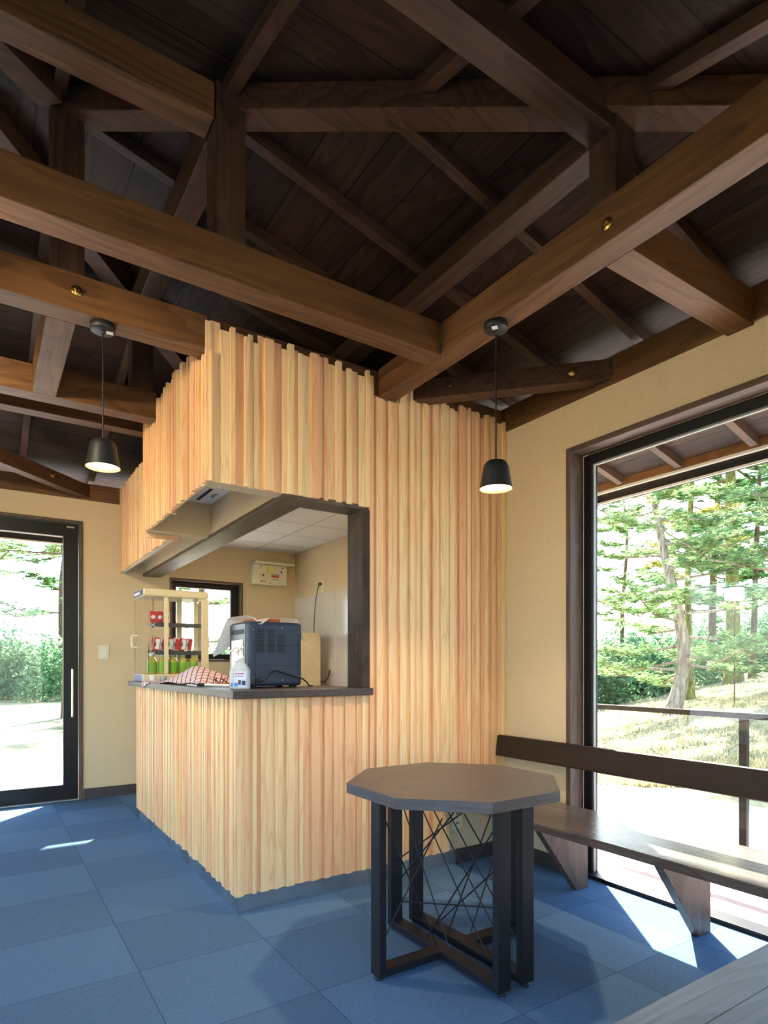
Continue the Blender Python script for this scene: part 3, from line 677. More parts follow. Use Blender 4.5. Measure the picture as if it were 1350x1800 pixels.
spot((-.45, 2.245, 2.47), (1.6, 2.7, 2.0), 'added black fill spotlight on the large beam, unseen left of the picture', 17)
spot((-.5, 2.78, 2.47), (1.0, 5.6, 1.5), 'added black fill spotlight on the pendant beam, unseen left of the picture', 36)
KL = thing('kitchen_fill_light', (2.1, 3.45, 2.33), 'added flat white fill light hidden inside the kitchen', 'ceiling light')  # unseen fixture, added to lift the brightness of the kitchen walls
part(MB().box(1.9, 2.3, 3.25, 3.65, 2.30, 2.33), 'housing', 'white', KL, bevel=.004)
M['panel'] = emis('ceiling_light_diffuser', (255, 226, 186), 9)
part(MB().box(1.92, 2.28, 3.27, 3.63, 2.294, 2.2995), 'diffuser', 'panel', KL)
# ------------------------------------------------------------------ table
TX, TY = 1.575, 1.878
T = thing('octagonal_table', (TX, TY, 0), 'octagonal wooden table with black metal base of crossing rods', 'table')
Rr = .432
V8 = [(TX + Rr * math.cos(R(22.5 + 45 * k)), TY + Rr * math.sin(R(22.5 + 45 * k))) for k in range(8)]
# top: ring of eight mitred borders is pattern in one mesh (each segment with own grain via tint)
def table_mat():
    t = NT('grey_brown_tabletop'); b = t.bsdf(.36, 0, .5)
    at = t.n('ShaderNodeAttribute', attribute_name='tint'); sep = t.n('ShaderNodeSeparateColor'); t.l(at.outputs['Color'], sep.inputs[0])
    tc = t.n('ShaderNodeTexCoord'); ro = t.n('ShaderNodeVectorRotate'); ro.rotation_type = 'Z_AXIS'; t.l(tc.outputs['Object'], ro.inputs['Vector'])
    an = t.n('ShaderNodeMath', operation='MULTIPLY'); an.inputs[1].default_value = 2 * math.pi; t.l(sep.outputs[0], an.inputs[0]); t.l(an.outputs[0], ro.inputs['Angle'])
    mp = t.n('ShaderNodeMapping'); mp.inputs['Scale'].default_value = (.08, 1, 1); t.l(ro.outputs[0], mp.inputs[0])
    n2 = t.noise(mp.outputs[0], 55, 4, .6); mp2 = t.n('ShaderNodeMapping'); mp2.inputs['Scale'].default_value = (.35, 1, 1); t.l(ro.outputs[0], mp2.inputs[0])
    n1 = t.noise(mp2.outputs[0], 9, 3, .6, .6)
    a = t.mix(.5, n1, n2); t.l(t.ramp(a, [(.3, lin((54, 51, 54))), (.7, lin((92, 86, 88)))]), b.inputs[0]); t.bump(n2, b, .1, .002); return t.m
M['ttop'] = table_mat()
mb = MB(); inner = [(TX + (Rr - .105) * math.cos(R(22.5 + 45 * k)), TY + (Rr - .105) * math.sin(R(22.5 + 45 * k))) for k in range(8)]
zt_, zb_ = .70, .662
mb.add([(p[0], p[1], zt_) for p in inner], [tuple(range(8))], 0, (0.04, .5, .5))
for k in range(8):
    a, b = V8[k], V8[(k + 1) % 8]; c, d = inner[(k + 1) % 8], inner[k]
    ang = -math.atan2(b[1] - a[1], b[0] - a[0]) / (2 * math.pi) % 1
    mb.add([(a[0], a[1], zt_), (b[0], b[1], zt_), (c[0], c[1], zt_), (d[0], d[1], zt_)], [(0, 1, 2, 3)], 0, (ang, .5, .5))
    mb.add([(a[0], a[1], zb_), (b[0], b[1], zb_), (b[0], b[1], zt_), (a[0], a[1], zt_)], [(0, 1, 2, 3)], 0, (ang, .5, .5))
mb.add([(p[0], p[1], zb_) for p in V8][::-1], [tuple(range(8))], 0, (0.04, .5, .5))
part(mb, 'tabletop', 'ttop', T, tint=True)
def tframe(sx, lab):
    xb = TX + sx * .058
    for nm, za, zb2 in (('bottom_bar', .014, .042), ('top_bar', .636, .662)):
        sa, sb = sorted((xb + sx * .03, xb + sx * .285)); c_ = .03
        if sx > 0: poly = [(xb - c_, TY - .315), (xb + c_, TY - .315), (xb + c_, TY - .03), (sb, TY - .03), (sb, TY + .03), (xb + c_, TY + .03), (xb + c_, TY + .315), (xb - c_, TY + .315)]
        else: poly = [(xb - c_, TY - .315), (xb + c_, TY - .315), (xb + c_, TY + .315), (xb - c_, TY + .315), (xb - c_, TY + .03), (sa, TY + .03), (sa, TY - .03), (xb - c_, TY - .03)]
        part(MB().prism([(p[0], p[1], za) for p in poly], (0, 0, zb2 - za)), nm, 'black', T, bevel=.0015)
    for (x0, x1, y0, y1) in ((xb - .030, xb + .030, TY - .345, TY - .315), (xb - .030, xb + .030, TY + .315, TY + .345), (min(xb + sx * .285, xb + sx * .315), max(xb + sx * .285, xb + sx * .315), TY - .03, TY + .03)):
        l = part(MB().box(x0, x1, y0, y1, .014, .662), 'leg', 'black', T, bevel=.0015)
        MB().lathe([(0, 0), (.016, 0), (.017, .006), (.009, .009), (.009, .014)], ((x0 + x1) / 2, (y0 + y1) / 2, 0), 16).build('foot_adjuster', 'black', l, origin=tuple(wloc(l)))
    rr = random.Random(5 if sx < 0 else 9)
    ya, yb_ = TY - .315, TY + .315
    rods = [(ya, .60, .1, .042), (yb_, .62, -.05, .042), (.12, .636, ya, .20), (-.12, .636, yb_, .2), (yb_, .30, -.18, .636), (ya, .30, yb_, .12)] if sx < 0 else [(ya, .50, .18, .042), (yb_, .55, -.12, .042), (.2, .636, ya, .12), (-.18, .636, .1, .042)]
    for (ay, az, by, bz) in rods:
        A = (xb, ay if abs(ay) > 1 else TY + ay, az); B = (xb, by if abs(by) > 1 else TY + by, bz)
        part(MB().tube([A, B], .003, 6), 'rod', 'black', T)
    xe = xb + sx * .27
    for (fx, az, gx, bz) in ((0, .55, 1, .15), (1, .58, .1, .05)):
        part(MB().tube([(xb + (xe - xb) * fx, TY, az), (xb + (xe - xb) * gx, TY, bz)], .003, 6), 'rod', 'black', T)
tframe(-1, ''); tframe(1, '')

# ------------------------------------------------------------------ benches
B1 = thing('window_bench', (2.42, 1.6, 0), 'dark wooden bench under the big window with a floating backrest rail', 'bench')
part(MB().box(2.185, 2.625, YN + .46, YS - .002, .372, .41), 'seat', 'seat', B1, bevel=.003)
part(MB().prism([(2.600, YN + .02, .612), (2.632, YN + .02, .612), (2.650, YN + .02, .735), (2.618, YN + .02, .735)], (0, YS - YN - .03, 0)), 'backrest_rail', 'rail', B1, bevel=.006)
for yl in (2.055, 1.415, .775):
    part(MB().prism([(2.28, yl, .372), (2.28, yl, .335), (2.545, yl, 0), (2.632, yl, 0), (2.632, yl, .372)], (0, .04, 0)), 'leg', 'darkZ', B1, bevel=.002)
for yl in (.50, 2.68):
    part(MB().box(2.648, 2.70, yl, yl + .03, .64, .70), 'bracket', 'alu', B1)
B2 = thing('entrance_bench', (1.75, .57, 0), 'grey wooden bench seat in the near right corner of the picture', 'bench')
def board_seat():
    mb = MB(); n = 4; w_ = (.79 - YN - .02) / n
    for i in range(n): mb.box(.86, XR - .005, YN + .02 + i * w_, YN + .02 + (i + 1) * w_ - .0012, .372, .41)
    return mb
part(board_seat(), 'seat', 'benchgrey', B2, bevel=.001)
for xl in (1.0, 1.75, 2.45): part(MB().box(xl, xl + .04, YN + .05, YN + .38, 0, .372), 'leg', 'darkZ', B2, bevel=.002)

# ------------------------------------------------------------------ sockets and switch
def plate(name, label, cat, x, y, z, axis, w_, h_, holes):
    t = thing(name, (x, y, z), label, cat)
    if axis == 'y': part(MB().box(x - w_ / 2, x + w_ / 2, y - .008, y, z - h_ / 2, z + h_ / 2), 'face_plate', 'ivory', t, bevel=.002)
    else: part(MB().box(x - .008, x, y - w_ / 2, y + w_ / 2, z - h_ / 2, z + h_ / 2), 'face_plate', 'ivory', t, bevel=.002)
    for (a, b, c, d, m_, n_) in holes:
        if axis == 'y': part(MB().box(x + a - c, x + a + c, y - .011, y - .008, z + b - d, z + b + d), n_, m_, t)
        else: part(MB().box(x - .011, x - .008, y + a - c, y + a + c, z + b - d, z + b + d), n_, m_, t)
    return t
plate('light_switch', 'small ivory light switch plate on the wall right of the glass door', 'light switch', .89, YB, 1.278, 'y', .085, .125, [(.0, .028, .018, .012, 'white', 'rocker'), (0, 0, .018, .012, 'white', 'rocker'), (0, -.028, .018, .012, 'white', 'rocker'), (.006, .03, .003, .003, 'navy_dark', 'indicator')])
plate('wall_outlet', 'ivory power outlet low on the wall behind the table', 'power outlet', 2.315, PF, .265, 'y', .07, .12, [(-.008, .028, .002, .008, 'navy_dark', 'slot'), (.008, .028, .002, .008, 'navy_dark', 'slot'), (-.008, -.028, .002, .008, 'navy_dark', 'slot'), (.008, -.028, .002, .008, 'navy_dark', 'slot')])
plate('wall_outlet', 'ivory power outlet high on the kitchen side wall with green plug', 'power outlet', XR + .04, 5.22, 1.93, 'x', .07, .12, [])
plate('wall_outlet', 'ivory power outlet low on the marbled kitchen panel', 'power outlet', XR + .028, 5.03, 1.16, 'x', .07, .14, [])
pc = thing('power_cord', (XR, 5.25, 1.5), 'green power cord hanging from the high kitchen outlet', 'cord')
part(MB().lathe([(0, .03), (.012, .03), (.016, .015), (.014, 0), (0, 0)], (XR + .034, 5.24, 1.95), 12, axis='X'), 'plug', 'grey', pc)
part(MB().tube([(XR + .01, 5.24, 1.95), (XR, 5.25, 1.90), (XR + .0, 5.29, 1.80), (XR - .01, 5.30, 1.65), (XR - .02, 5.29, 1.55), (XR - .03, 5.27, 1.47), (XR - .05, 5.3, 1.40)], .005, 8), 'cable', 'green_cord', pc)
tag(MB().tube([(XR + .015, 5.03, 1.12), (XR - .01, 5.02, 1.05), (XR - .03, 5.06, 1.0), (XR - .05, 5.12, 1.02), (XR - .08, 5.2, .98)], .006, 8).build('appliance_cord', 'black_cord'), 'black cord plugged into the low kitchen outlet', 'cord')

# distribution board
PB = thing('breaker_box', (2.44, YB, 2.08), 'ivory electrical breaker box high on the kitchen back wall', 'breaker box')
part(MB().box(2.245, 2.60, YB - .10, YB, 1.975, 2.175), 'body', 'ivory', PB, bevel=.006)
part(MB().prism([(2.235, YB - .115, 2.175), (2.255, YB - .13, 2.205), (2.66, YB - .13, 2.205), (2.69, YB - .13, 2.185), (2.62, YB - .115, 2.178)], (0, .12, 0)), 'raised_cover', 'ivory', PB, bevel=.003)
part(MB().box(2.30, 2.375, YB - .102, YB - .10, 2.035, 2.085), 'main_breaker', 'cream', PB); part(MB().box(2.335, 2.347, YB - .107, YB - .102, 2.058, 2.078), 'breaker_lever', 'navy_dark', PB)
part(MB().box(2.43, 2.51, YB - .102, YB - .10, 2.075, 2.083), 'row_label', 'grey', PB); part(MB().box(2.43, 2.51, YB - .102, YB - .10, 2.052, 2.070), 'switch_row', 'red', PB); part(MB().box(2.43, 2.51, YB - .102, YB - .10, 2.030, 2.034), 'row_label', 'grey', PB)
part(MB().box(2.315, 2.33, YB - .102, YB - .10, 2.0, 2.015).box(2.34, 2.365, YB - .102, YB - .10, 2.005, 2.012), 'caution_mark', 'grey', PB)
part(MB().lathe([(0, .003), (.008, .003), (.009, 0)], (2.54, YB - .10, 2.115), 14, axis='Y'), 'seal_sticker', 'navyprint', PB)
part(MB().box(2.41, 2.422, YB - .103, YB - .10, 1.988, 1.996), 'latch', 'navy_dark', PB)
for xx in (2.32, 2.55): part(MB().lathe([(0, .006), (.005, .006), (.006, 0)], (xx, YB - .10, 2.152), 10, axis='Y'), 'screw', 'navy_dark', PB)
tag(MB().prism([(2.385, YB - .122, 2.165), (2.445, YB - .122, 2.168), (2.44, YB - .13, 2.095), (2.38, YB - .13, 2.09)], (0, .0008, 0)).build('sticky_note', 'yellow'), 'yellow sticky note on the ivory breaker box', 'note')

# fridge-like beige cabinet
CB = thing('beige_cabinet', (2.37, 5.25, 0), 'tall beige metal cabinet standing in the kitchen behind the blue machine', 'cabinet')
part(MB().box(2.15, 2.59, 5.0, 5.5, .0, 1.46), 'body', 'beige', CB, bevel=.006)
part(MB().box(2.15, 2.59, 4.975, 5.0, .03, 1.43), 'door', 'beige', CB, bevel=.006)

# ------------------------------------------------------------------ machine on the counter
MC = thing('countertop_machine', (1.28, 3.12, 1.04), 'dark blue-grey countertop appliance with vent slots on its back', 'machine')
mx0, mx1, my0, my1, mz0, mz1 = 1.128, 1.432, 2.965, 3.24, 1.05, 1.385
bd = part(MB().box(mx0, mx1, my0, my1, mz0, mz1), 'casing', 'navy', MC); bm = bd.modifiers.new('b', 'BEVEL'); bm.width = .018; bm.segments = 4
part(MB().box(mx0 - .004, mx0 + .01, my0 + .03, my1 - .01, mz0 + .005, mz1 - .01), 'front_panel', 'grey', MC, bevel=.003)
part(MB().box(mx0 - .008, mx0 - .002, my0 + .06, my1 - .05, mz0 + .02, mz0 + .24), 'front_plate', 'white', MC)
part(MB().box(mx0 - .006, mx0 - .002, my0 + .05, my1 - .04, mz0 + .27, mz0 + .295), 'display', 'navy_dark', MC)
for (sx, n_) in ((0.045, 13), (.105, 13), (.160, 10)):
    mb = MB()
    for k in range(n_): mb.box(mx0 + sx, mx0 + sx + .042, my0 - .0015, my0 + .001, mz1 - .04 - (13 - n_) * .0095 - k * .0095 - .005 - (0 if n_ == 13 else 0), mz1 - .04 - (13 - n_) * .0095 - k * .0095)
    part(mb, 'vent_grille', 'navy_dark', MC)
for zz in (mz0 + .105, mz0 + .21): part(MB().box(mx0 + .04, mx1 - .025, my0 - .001, my0 + .001, zz, zz + .002), 'panel_seam', 'navy_dark', MC)
for xx in (mx0 + .038, mx1 - .027): part(MB().box(xx, xx + .002, my0 - .001, my0 + .001, mz0 + .01, mz1 - .03), 'panel_seam', 'navy_dark', MC)
for (a, b) in ((.028, .045), (.028, .29), (mx1 - mx0 - .022, .285), (.19, .03), (mx1 - mx0 - .022, .05), (.19, .305)):
    part(MB().lathe([(0, .003), (.003, .003), (.004, 0)], (mx0 + a, my0, mz0 + b), 10, axis='Y'), 'screw', 'chrome', MC)
part(MB().box(mx0 + .04, mx0 + .07, my0 - .006, my0, mz0 + .018, mz0 + .04), 'cord_socket', 'navy_dark', MC)
for xx in (mx0 + .02, mx1 - .05):
    for yy in (my0 + .03, my1 - .06): part(MB().box(xx, xx + .03, yy, yy + .03, 1.04, 1.05), 'foot', 'navy_dark', MC)
part(MB().tube([(mx0 + .055, my0 - .006, mz0 + .028), (mx0 + .08, my0 - .03, mz0 + .035), (mx0 + .11, my0 - .03, mz0 + .07), (mx0 + .14, my0 - .028, mz0 + .08), (mx0 + .19, my0 - .028, mz0 + .065), (mx1 - .04, my0 - .03, mz0 + .045), (mx1 - .01, my0 - .03, mz0 + .035), (mx1 + .02, my0 - .02, mz0 + .015), (mx1 + .05, my0 + .02, 1.046), (mx1 + .09, my0 + .06, 1.046)], .004, 8), 'power_cable', 'black_cord', MC)
# tray on top + cloth
tag(MB().box(1.19, 1.33, 3.02, 3.2, 1.386, 1.404).build('wooden_tray', 'orange', bevel=.004), 'small orange wooden tray under the white cloth on the machine', 'tray')
def clothf(u, v):
    x = 1.105 + .355 * u; y = 2.985 + .36 * v
    z = 1.410 + .004 * math.sin(11 * u + 3 * v) - .022 * max(0, u - .5) ** 1.3
    fr = max(0, .16 - v) / .16
    dip = max(0, 1 - abs(u - .24) / .16) * .048 + max(0, 1 - abs(u - .62) / .12) * .006
    z -= fr * dip; y -= fr * (.030 if dip > .003 else .008)
    if u > .86: k = (u - .86) / .14; z -= k * (.03 + .09 * max(0, 1 - v * 1.6)); x += k * .004
    b = max(0, v - .62) / .38
    if u < .42: k = (.42 - u) / .42; z -= (b ** 1.1) * (.05 + .16 * k); x -= .05 * b * k - .02 * math.sin(10 * u) * b; y -= .03 * b * k
    elif b > .4: z -= (b - .4) * .05
    return (x, y, z)
o = MB().grid(clothf, 40, 30).build('white_cloth', 'cloth', subd=1); tag(o, 'white cloth draped over the top of the blue machine', 'cloth')

# sanitizer bottles
def sanit(x, y, rot, label, s=1.0):
    t = thing('sanitizer_bottle', (x, y, 1.04), label, 'bottle')
    a = Vector((math.cos(rot), math.sin(rot), 0)); b = Vector((-a.y, a.x, 0))
    def sec(hw, hd, z): return [Vector((x, y, 1.04 + z * s)) + a * hw * sx * s + b * hd * sy * s for sx, sy in ((-1, -1), (1, -1), (1, 1), (-1, 1))]
    prof = [(.034, .022, 0), (.038, .026, .004), (.038, .026, .092), (.034, .023, .104), (.018, .015, .128), (.013, .013, .136), (.013, .013, .146)]
    vs = []; fs = []
    for (hw, hd, z) in prof: vs += sec(hw, hd, z)
    for i in range(len(prof) - 1):
        for k in range(4): k2 = (k + 1) % 4; fs.append((i * 4 + k, i * 4 + k2, (i + 1) * 4 + k2, (i + 1) * 4 + k))
    fs += [(3, 2, 1, 0), tuple(len(vs) - 4 + i for i in range(4))]
    part(MB().add(vs, fs), 'bottle_body', 'clear', t, bevel=.004 * s)
    L = part(MB().prism([Vector((x, y, 1.04 + .012 * s)) + a * q * s - b * .0268 * s + Vector((0, 0, zz * s)) for q, zz in ((-.03, 0), (.03, 0), (.03, .074), (-.03, .074))], tuple(b * -.0006)), 'label', 'lightblue', t)
    for (q0, q1, za, zb, m_) in ((-.029, -.012, .002, .02, 'blueprint'), (.008, .026, .008, .03, 'navyprint'), (-.026, .02, .062, .066, 'red'), (-.026, .016, .052, .054, 'grey'), (-.01, .004, .01, .034, 'grey')):
        MB().prism([Vector((x, y, 1.04 + .012 * s)) + a * q * s - b * .0276 * s + Vector((0, 0, zz * s)) for q, zz in ((q0, za), (q1, za), (q1, zb), (q0, zb))], tuple(b * -.0004)).build('print', m_, L, origin=tuple(wloc(L)))
    c = part(MB().lathe([(0, .144 * s), (.015, .144 * s), (.015, .162 * s), (.008, .166 * s), (.006, .200 * s), (0, .200 * s)], (x, y, 1.04), 20), 'pump_collar', 'white', t)
    hp = Vector((x, y, 1.04 + .2 * s)); 
    part(MB().lathe([(0, 0), (.016, 0), (.012, .008), (.006, .014), (0, .016)], tuple(hp), 16).tube([hp + Vector((0, 0, .006)), hp - a * .03 + Vector((0, 0, .006)), hp - a * .043 + Vector((0, 0, -.004))], [.006, .005, .004], 8), 'pump_head', 'white', t)
sanit(1.06, 2.875, R(-33), 'clear pump bottle of hand sanitizer at the counter corner in front of the blue machine')
sanit(1.066, 2.945, R(-33), 'second clear pump bottle half hidden behind the front sanitizer bottle', .93)

# ------------------------------------------------------------------ display case
cx0, cx1, cy0, cy1, cz = .985, 1.475, 4.72, 5.03, 1.04
DC = thing('drinks_display_case', ((cx0 + cx1) / 2, (cy0 + cy1) / 2, cz), 'cream glass-sided drinks warmer cabinet on the far end of the counter', 'display case')
e = .04; ZT = 1.735
part(MB().box(cx0, cx1, cy0, cy1, cz, cz + .055), 'base', 'cream', DC, bevel=.006)
part(MB().box(cx0, cx1, cy0, cy1, ZT - .06, ZT), 'top', 'cream', DC, bevel=.014)
part(MB().box(cx0 - .003, cx0, cy0 + .01, cy1 - .01, ZT - .053, ZT - .008), 'sign_strip', 'navyprint', DC)
mb = MB()
for k, (yy, ww) in enumerate(((5.0, .02), (4.973, .014), (4.953, .018), (4.93, .014), (4.91, .014), (4.888, .018), (4.862, .014), (4.84, .018))):
    mb.box(cx0 - .0045, cx0 - .003, yy - ww, yy, ZT - .04, ZT - .022)
mb.lathe([(0, .0), (.012, .0), (.012, -.0015), (0, -.0015)], (cx0 - .003, 4.76, ZT - .03), 16, axis='X')
part(mb, 'sign_lettering', 'white', DC)
part(MB().box(cx0 - .002, cx0, cy0 + .02, cy1 - .02, cz + .004, cz + .05), 'base_panel', 'lav', DC)
mb = MB()
for (xx, yy, ww) in ((cx1 - .055, cy0, .055), (cx0 + .155, cy0, .03)): mb.box(xx, xx + ww, yy, yy + .02, cz + .055, ZT - .06)
mb.box(cx1 - .03, cx1, cy1 - .03, cy1, cz + .055, ZT - .06); mb.box(cx1 - .17, cx1 - .13, cy1 - .03, cy1, cz + .055, ZT - .06)
part(mb, 'corner_post', 'cream', DC, bevel=.003)
part(MB().box(cx0 + .04, cx0 + .045, cy0 + .0, cy0 + .005, cz + .055, ZT - .06).box(cx0 + .003, cx0 + .008, cy1 - .008, cy1 - .003, cz + .055, ZT - .06), 'edge_strip', 'chrome', DC)
part(MB().add([(cx0 + .01, cy0 + .008, cz + .055), (cx1 - .01, cy0 + .008, cz + .055), (cx1 - .01, cy0 + .008, ZT - .06), (cx0 + .01, cy0 + .008, ZT - .06)], [(0, 1, 2, 3)]), 'glass_panel', 'case_glass', DC)
part(MB().add([(cx0 + .003, cy0 + .01, cz + .055), (cx0 + .003, cy1 - .01, cz + .055), (cx0 + .003, cy1 - .01, ZT - .06), (cx0 + .003, cy0 + .01, ZT - .06)], [(0, 1, 2, 3)]), 'glass_door', 'case_glass', DC)
part(MB().tube([(cx0 + .003, 4.94, 1.30), (cx0 - .03, 4.95, 1.30), (cx0 - .035, 4.95, 1.32), (cx0 - .035, 4.95, 1.37), (cx0 - .03, 4.95, 1.39), (cx0 + .003, 4.94, 1.39)], .006, 8), 'door_handle', 'ivory', DC)
part(MB().tube([(cx1, 4.76, 1.30), (cx1 + .012, 4.76, 1.31), (cx1 + .012, 4.76, 1.38), (cx1, 4.76, 1.39)], .005, 8), 'rear_handle', 'ivory', DC)
for zz in (1.245, 1.455):
    part(MB().prism([(cx0 + .09, cy0 + .03, zz), (cx1 - .03, cy0 + .03, zz), (cx1 - .03, cy1 - .04, zz + .02), (cx0 + .09, cy1 - .04, zz + .02)], (0, 0, .012)).box(cx0 + .09, cx1 - .03, cy0 + .022, cy0 + .03, zz - .004, zz + .028), 'shelf', 'shelfgrey', DC)
part(MB().box(cx0 + .085, cx0 + .10, cy0 + .1, cy0 + .115, cz + .055, ZT - .06), 'shelf_upright', 'chrome', DC)
def bottle(x, y, z, first=None):
    if first is None:
        t = thing('tea_bottle', (x, y, z), None, 'bottle', 'green tea bottles in the bottom of the display case')
        part(MB().lathe([(0, 0), (.030, 0), (.033, .006), (.033, .09), (.027, .112), (.013, .128), (.013, .136), (0, .136)], (x, y, z), 18), 'bottle_body', 'tea', t)
        part(MB().lathe([(.0332, .014), (.0338, .016), (.0338, .086), (.0332, .088)], (x, y, z), 18), 'label', 'greenlab', t)
        part(MB().lathe([(0, .154), (.016, .154), (.017, .151), (.017, .132), (0, .132)], (x, y, z), 16), 'cap', 'white', t)
        return t
    c = copy_tree(first); c.location = (x, y, z); return c
fb = None; names = ['first', 'second', 'third', 'fourth', 'fifth', 'sixth']
for r, yy in enumerate((cy0 + .06, cy0 + .13)):
    for k in range(5):
        if k == 1 and r == 0: pass
        b = bottle(cx0 + .075 + k * .078 + r * .02, yy, cz + .056, fb)
        if fb is None: fb = b
        b['label'] = 'green-labelled tea bottle, %s from the left in the %s row of the display case' % (names[k], ('front', 'back')[r])
def can(x, y, z, tilt, m_, first=None):
    t = thing('drink_carton', (x, y, z), None, 'drink pack', 'red and silver drink packs on the middle shelf')
    part(MB().box(x - .021, x + .021, y - .02, y + .02, z, z + .098), 'body', 'silver' if m_ else 'red', t, bevel=.004)
    part(MB().box(x - .010, x + .0205, y - .0208, y - .02, z + .01, z + .088), 'print', 'red' if m_ else 'white', t)
    part(MB().box(x - .017, x - .003, y - .0214, y - .0208, z + .03, z + .06), 'logo', 'grey', t)
    t.rotation_euler = (0, tilt, 0); return t
for k in range(6):
    t = can(cx0 + .10 + k * .049, cy0 + .06, 1.274, R(8), k % 2); t['label'] = 'red and silver drink pack, %s from the left on the middle shelf' % names[k]
for k in range(3):
    t = thing('snack_pack', (cx0 + .085 + k * .05, cy0 + .06, 1.484), 'red and white snack pack, %s from the left on the top shelf' % names[k], 'snack pack', 'packs on the top shelf')
    x, y, z = t.location
    part(MB().box(x - .023, x + .023, y - .01, y + .01, z, z + .085), 'packet', 'red' if k < 2 else 'white', t, bevel=.004)
    part(MB().lathe([(0, .0012), (.016, .0012), (.016, 0)], (x, y - .010, z + .04), 16, axis='Y'), 'print', 'white' if k < 2 else 'red', t)

# ------------------------------------------------------------------ things on the counter between
def towelf(u, v):
    wd = .07 + .20 * u
    x = .955 + .23 * u + wd * (v - .5); y = 4.55 - 1.0 * u + .10 * (v - .5)
    k = max(0, (u - .35) / .65) ** 1.35
    z = 1.046 + .105 * math.sin(math.pi * min(1, k)) ** .8 * max(0, math.cos(math.pi * .9 * (v - .55))) ** .7 + .005 * math.sin(16 * u + 6 * v)
    if x < .945: z = 1.043 - (.945 - x) * 1.6; x = .938
    return (x, y, z if x < .94 else max(z, 1.043))
tag(MB().grid(towelf, 48, 20).build('checked_towel', 'check', solid=.003), 'white tea towel with red checks heaped on the counter', 'towel')
BK = thing('wire_basket', (1.24, 3.68, 1.04), 'dark woven basket half covered by the checked towel', 'basket')
mb = MB()
for k in range(13):
    a = 2 * math.pi * k / 13
    mb.tube([(1.25 + .10 * math.cos(a), 3.60 + .10 * math.sin(a), 1.045), (1.25 + .12 * math.cos(a + .35), 3.60 + .12 * math.sin(a + .35), 1.085)], .003, 5)
    mb.tube([(1.25 + .10 * math.cos(a), 3.60 + .10 * math.sin(a), 1.045), (1.25 + .12 * math.cos(a - .35), 3.60 + .12 * math.sin(a - .35), 1.085)], .003, 5)
part(mb, 'weave', 'navy_dark', BK); part(MB().lathe([(0, 0), (.11, 0), (.115, .014), (.11, .014), (.10, .006), (0, .006)], (1.25, 3.60, 1.041), 28), 'base', 'orange', BK)
KN = thing('letter_opener', (1.05, 3.30, 1.045), 'white-handled cutter lying on the counter left of the bottles', 'cutter')
part(MB().tube([(1.10, 3.16, 1.05), (1.03, 3.36, 1.05)], .007, 8), 'handle', 'white', KN); part(MB().tube([(1.03, 3.36, 1.05), (1.01, 3.42, 1.05)], .009, 8), 'grip', 'navy_dark', KN)
part(MB().box(1.0, 1.012, 3.42, 3.62, 1.043, 1.047), 'blade', 'steel', KN)
CU = tag(MB().lathe([(0, 0), (.018, 0), (.026, .05), (.024, .05), (.016, .004), (0, .004)], (1.035, 4.62, 1.041), 12, smooth=False).build('paper_cup', 'white'), 'small pleated white paper cup in front of the display case', 'cup')
tag(MB().lathe([(0, 0), (.022, 0), (.025, .04), (.023, .04), (.02, .004), (0, .004)], (1.105, 4.61, 1.041), 20).build('plastic_cup', 'clear'), 'small clear plastic cup right of the paper cup', 'cup')

# ------------------------------------------------------------------ outdoors
def terrain(x, y):
    if x < 6.0: h = -.15
    else:
        t = x - 1.25 * y; k = min(1, (x - 6) / 6); k = k * k * (3 - 2 * k)
        h = -.15 + max(0, .14 * (t - 1)) * k * (1 if t < 9 else 1) + .03 * math.sin(x * .9) * math.sin(y * .7 + 1) * k
        if t < 1: h += 0
        h = min(h, 2.2)
    if y > 9: h += min(.5, .02 * (y - 9)) * (1 if x < 6 else .2)
    return h
mb = MB()
def tg(u, v):
    x = -30 + 90 * u; y = -20 + 90 * v
    return (x, y, terrain(x, y) - .01)
mb.grid(tg, 180, 180)
struct(mb.build('ground', 'grass', origin=(0, 0, 0)))
struct(MB().prism([(4.0, -8, -.149), (6.25, -8, -.149), (5.9, 3.6, -.149), (5.5, 6, -.149), (4.8, 9.9, -.149), (-14, 14, -.149), (-14, 7.4, -.149), (4.0, 7.4, -.149)], (0, 0, .012)).build('pavement', 'concrete', origin=(0, 0, 0)))
struct(MB().box(2.875, 4.0, -2, 7.3, -.05, -.02).box(-4, 2.875, YB + .16, 7.3, -.05, -.02).build('deck', 'deck', origin=(0, 0, 0)))
struct(MB().box(-3.2, 3.6, -3.2, YN - .2, -.14, -.02).build('entrance_slab', 'concrete', origin=(0, 0, 0)))
# railing
RL = thing('railing', (3.92, 2.5, 0), 'black metal railing outside the big window', 'railing')
part(MB().box(3.90, 3.94, -1.5, 7.2, .83, .865), 'top_rail', 'railing', RL)
part(MB().box(3.905, 3.935, -1.5, 7.2, .34, .365), 'bottom_rail', 'railing', RL)
for yy in (1.88, .2, 3.6, 5.3, 7.0): part(MB().box(3.905, 3.94, yy, yy + .045, -.05, .83), 'post', 'railing', RL)

def blades(mb, c, n, ln, wd, rnd, flat=.6, col=None, out=None):
    for _ in range(n):
        a = rnd.random() * 2 * math.pi; e_ = rnd.uniform(-.4, 1.0) * flat
        d = Vector((math.cos(a) * math.cos(e_), math.sin(a) * math.cos(e_), math.sin(e_)))
        if out is not None: d = (d + out * .6).normalized()
        s = d.cross(Vector((rnd.uniform(-1, 1), rnd.uniform(-1, 1), rnd.uniform(-1, 1))))
        if s.length < 1e-3: continue
        s = s.normalized() * wd; L = ln * rnd.uniform(.6, 1.1)
        cc = (min(1, max(0, rnd.gauss(.5, .25))),) * 3
        mb.add([c - s * .5, c + s * .5, c + d * L], [(0, 1, 2)], 0, cc)

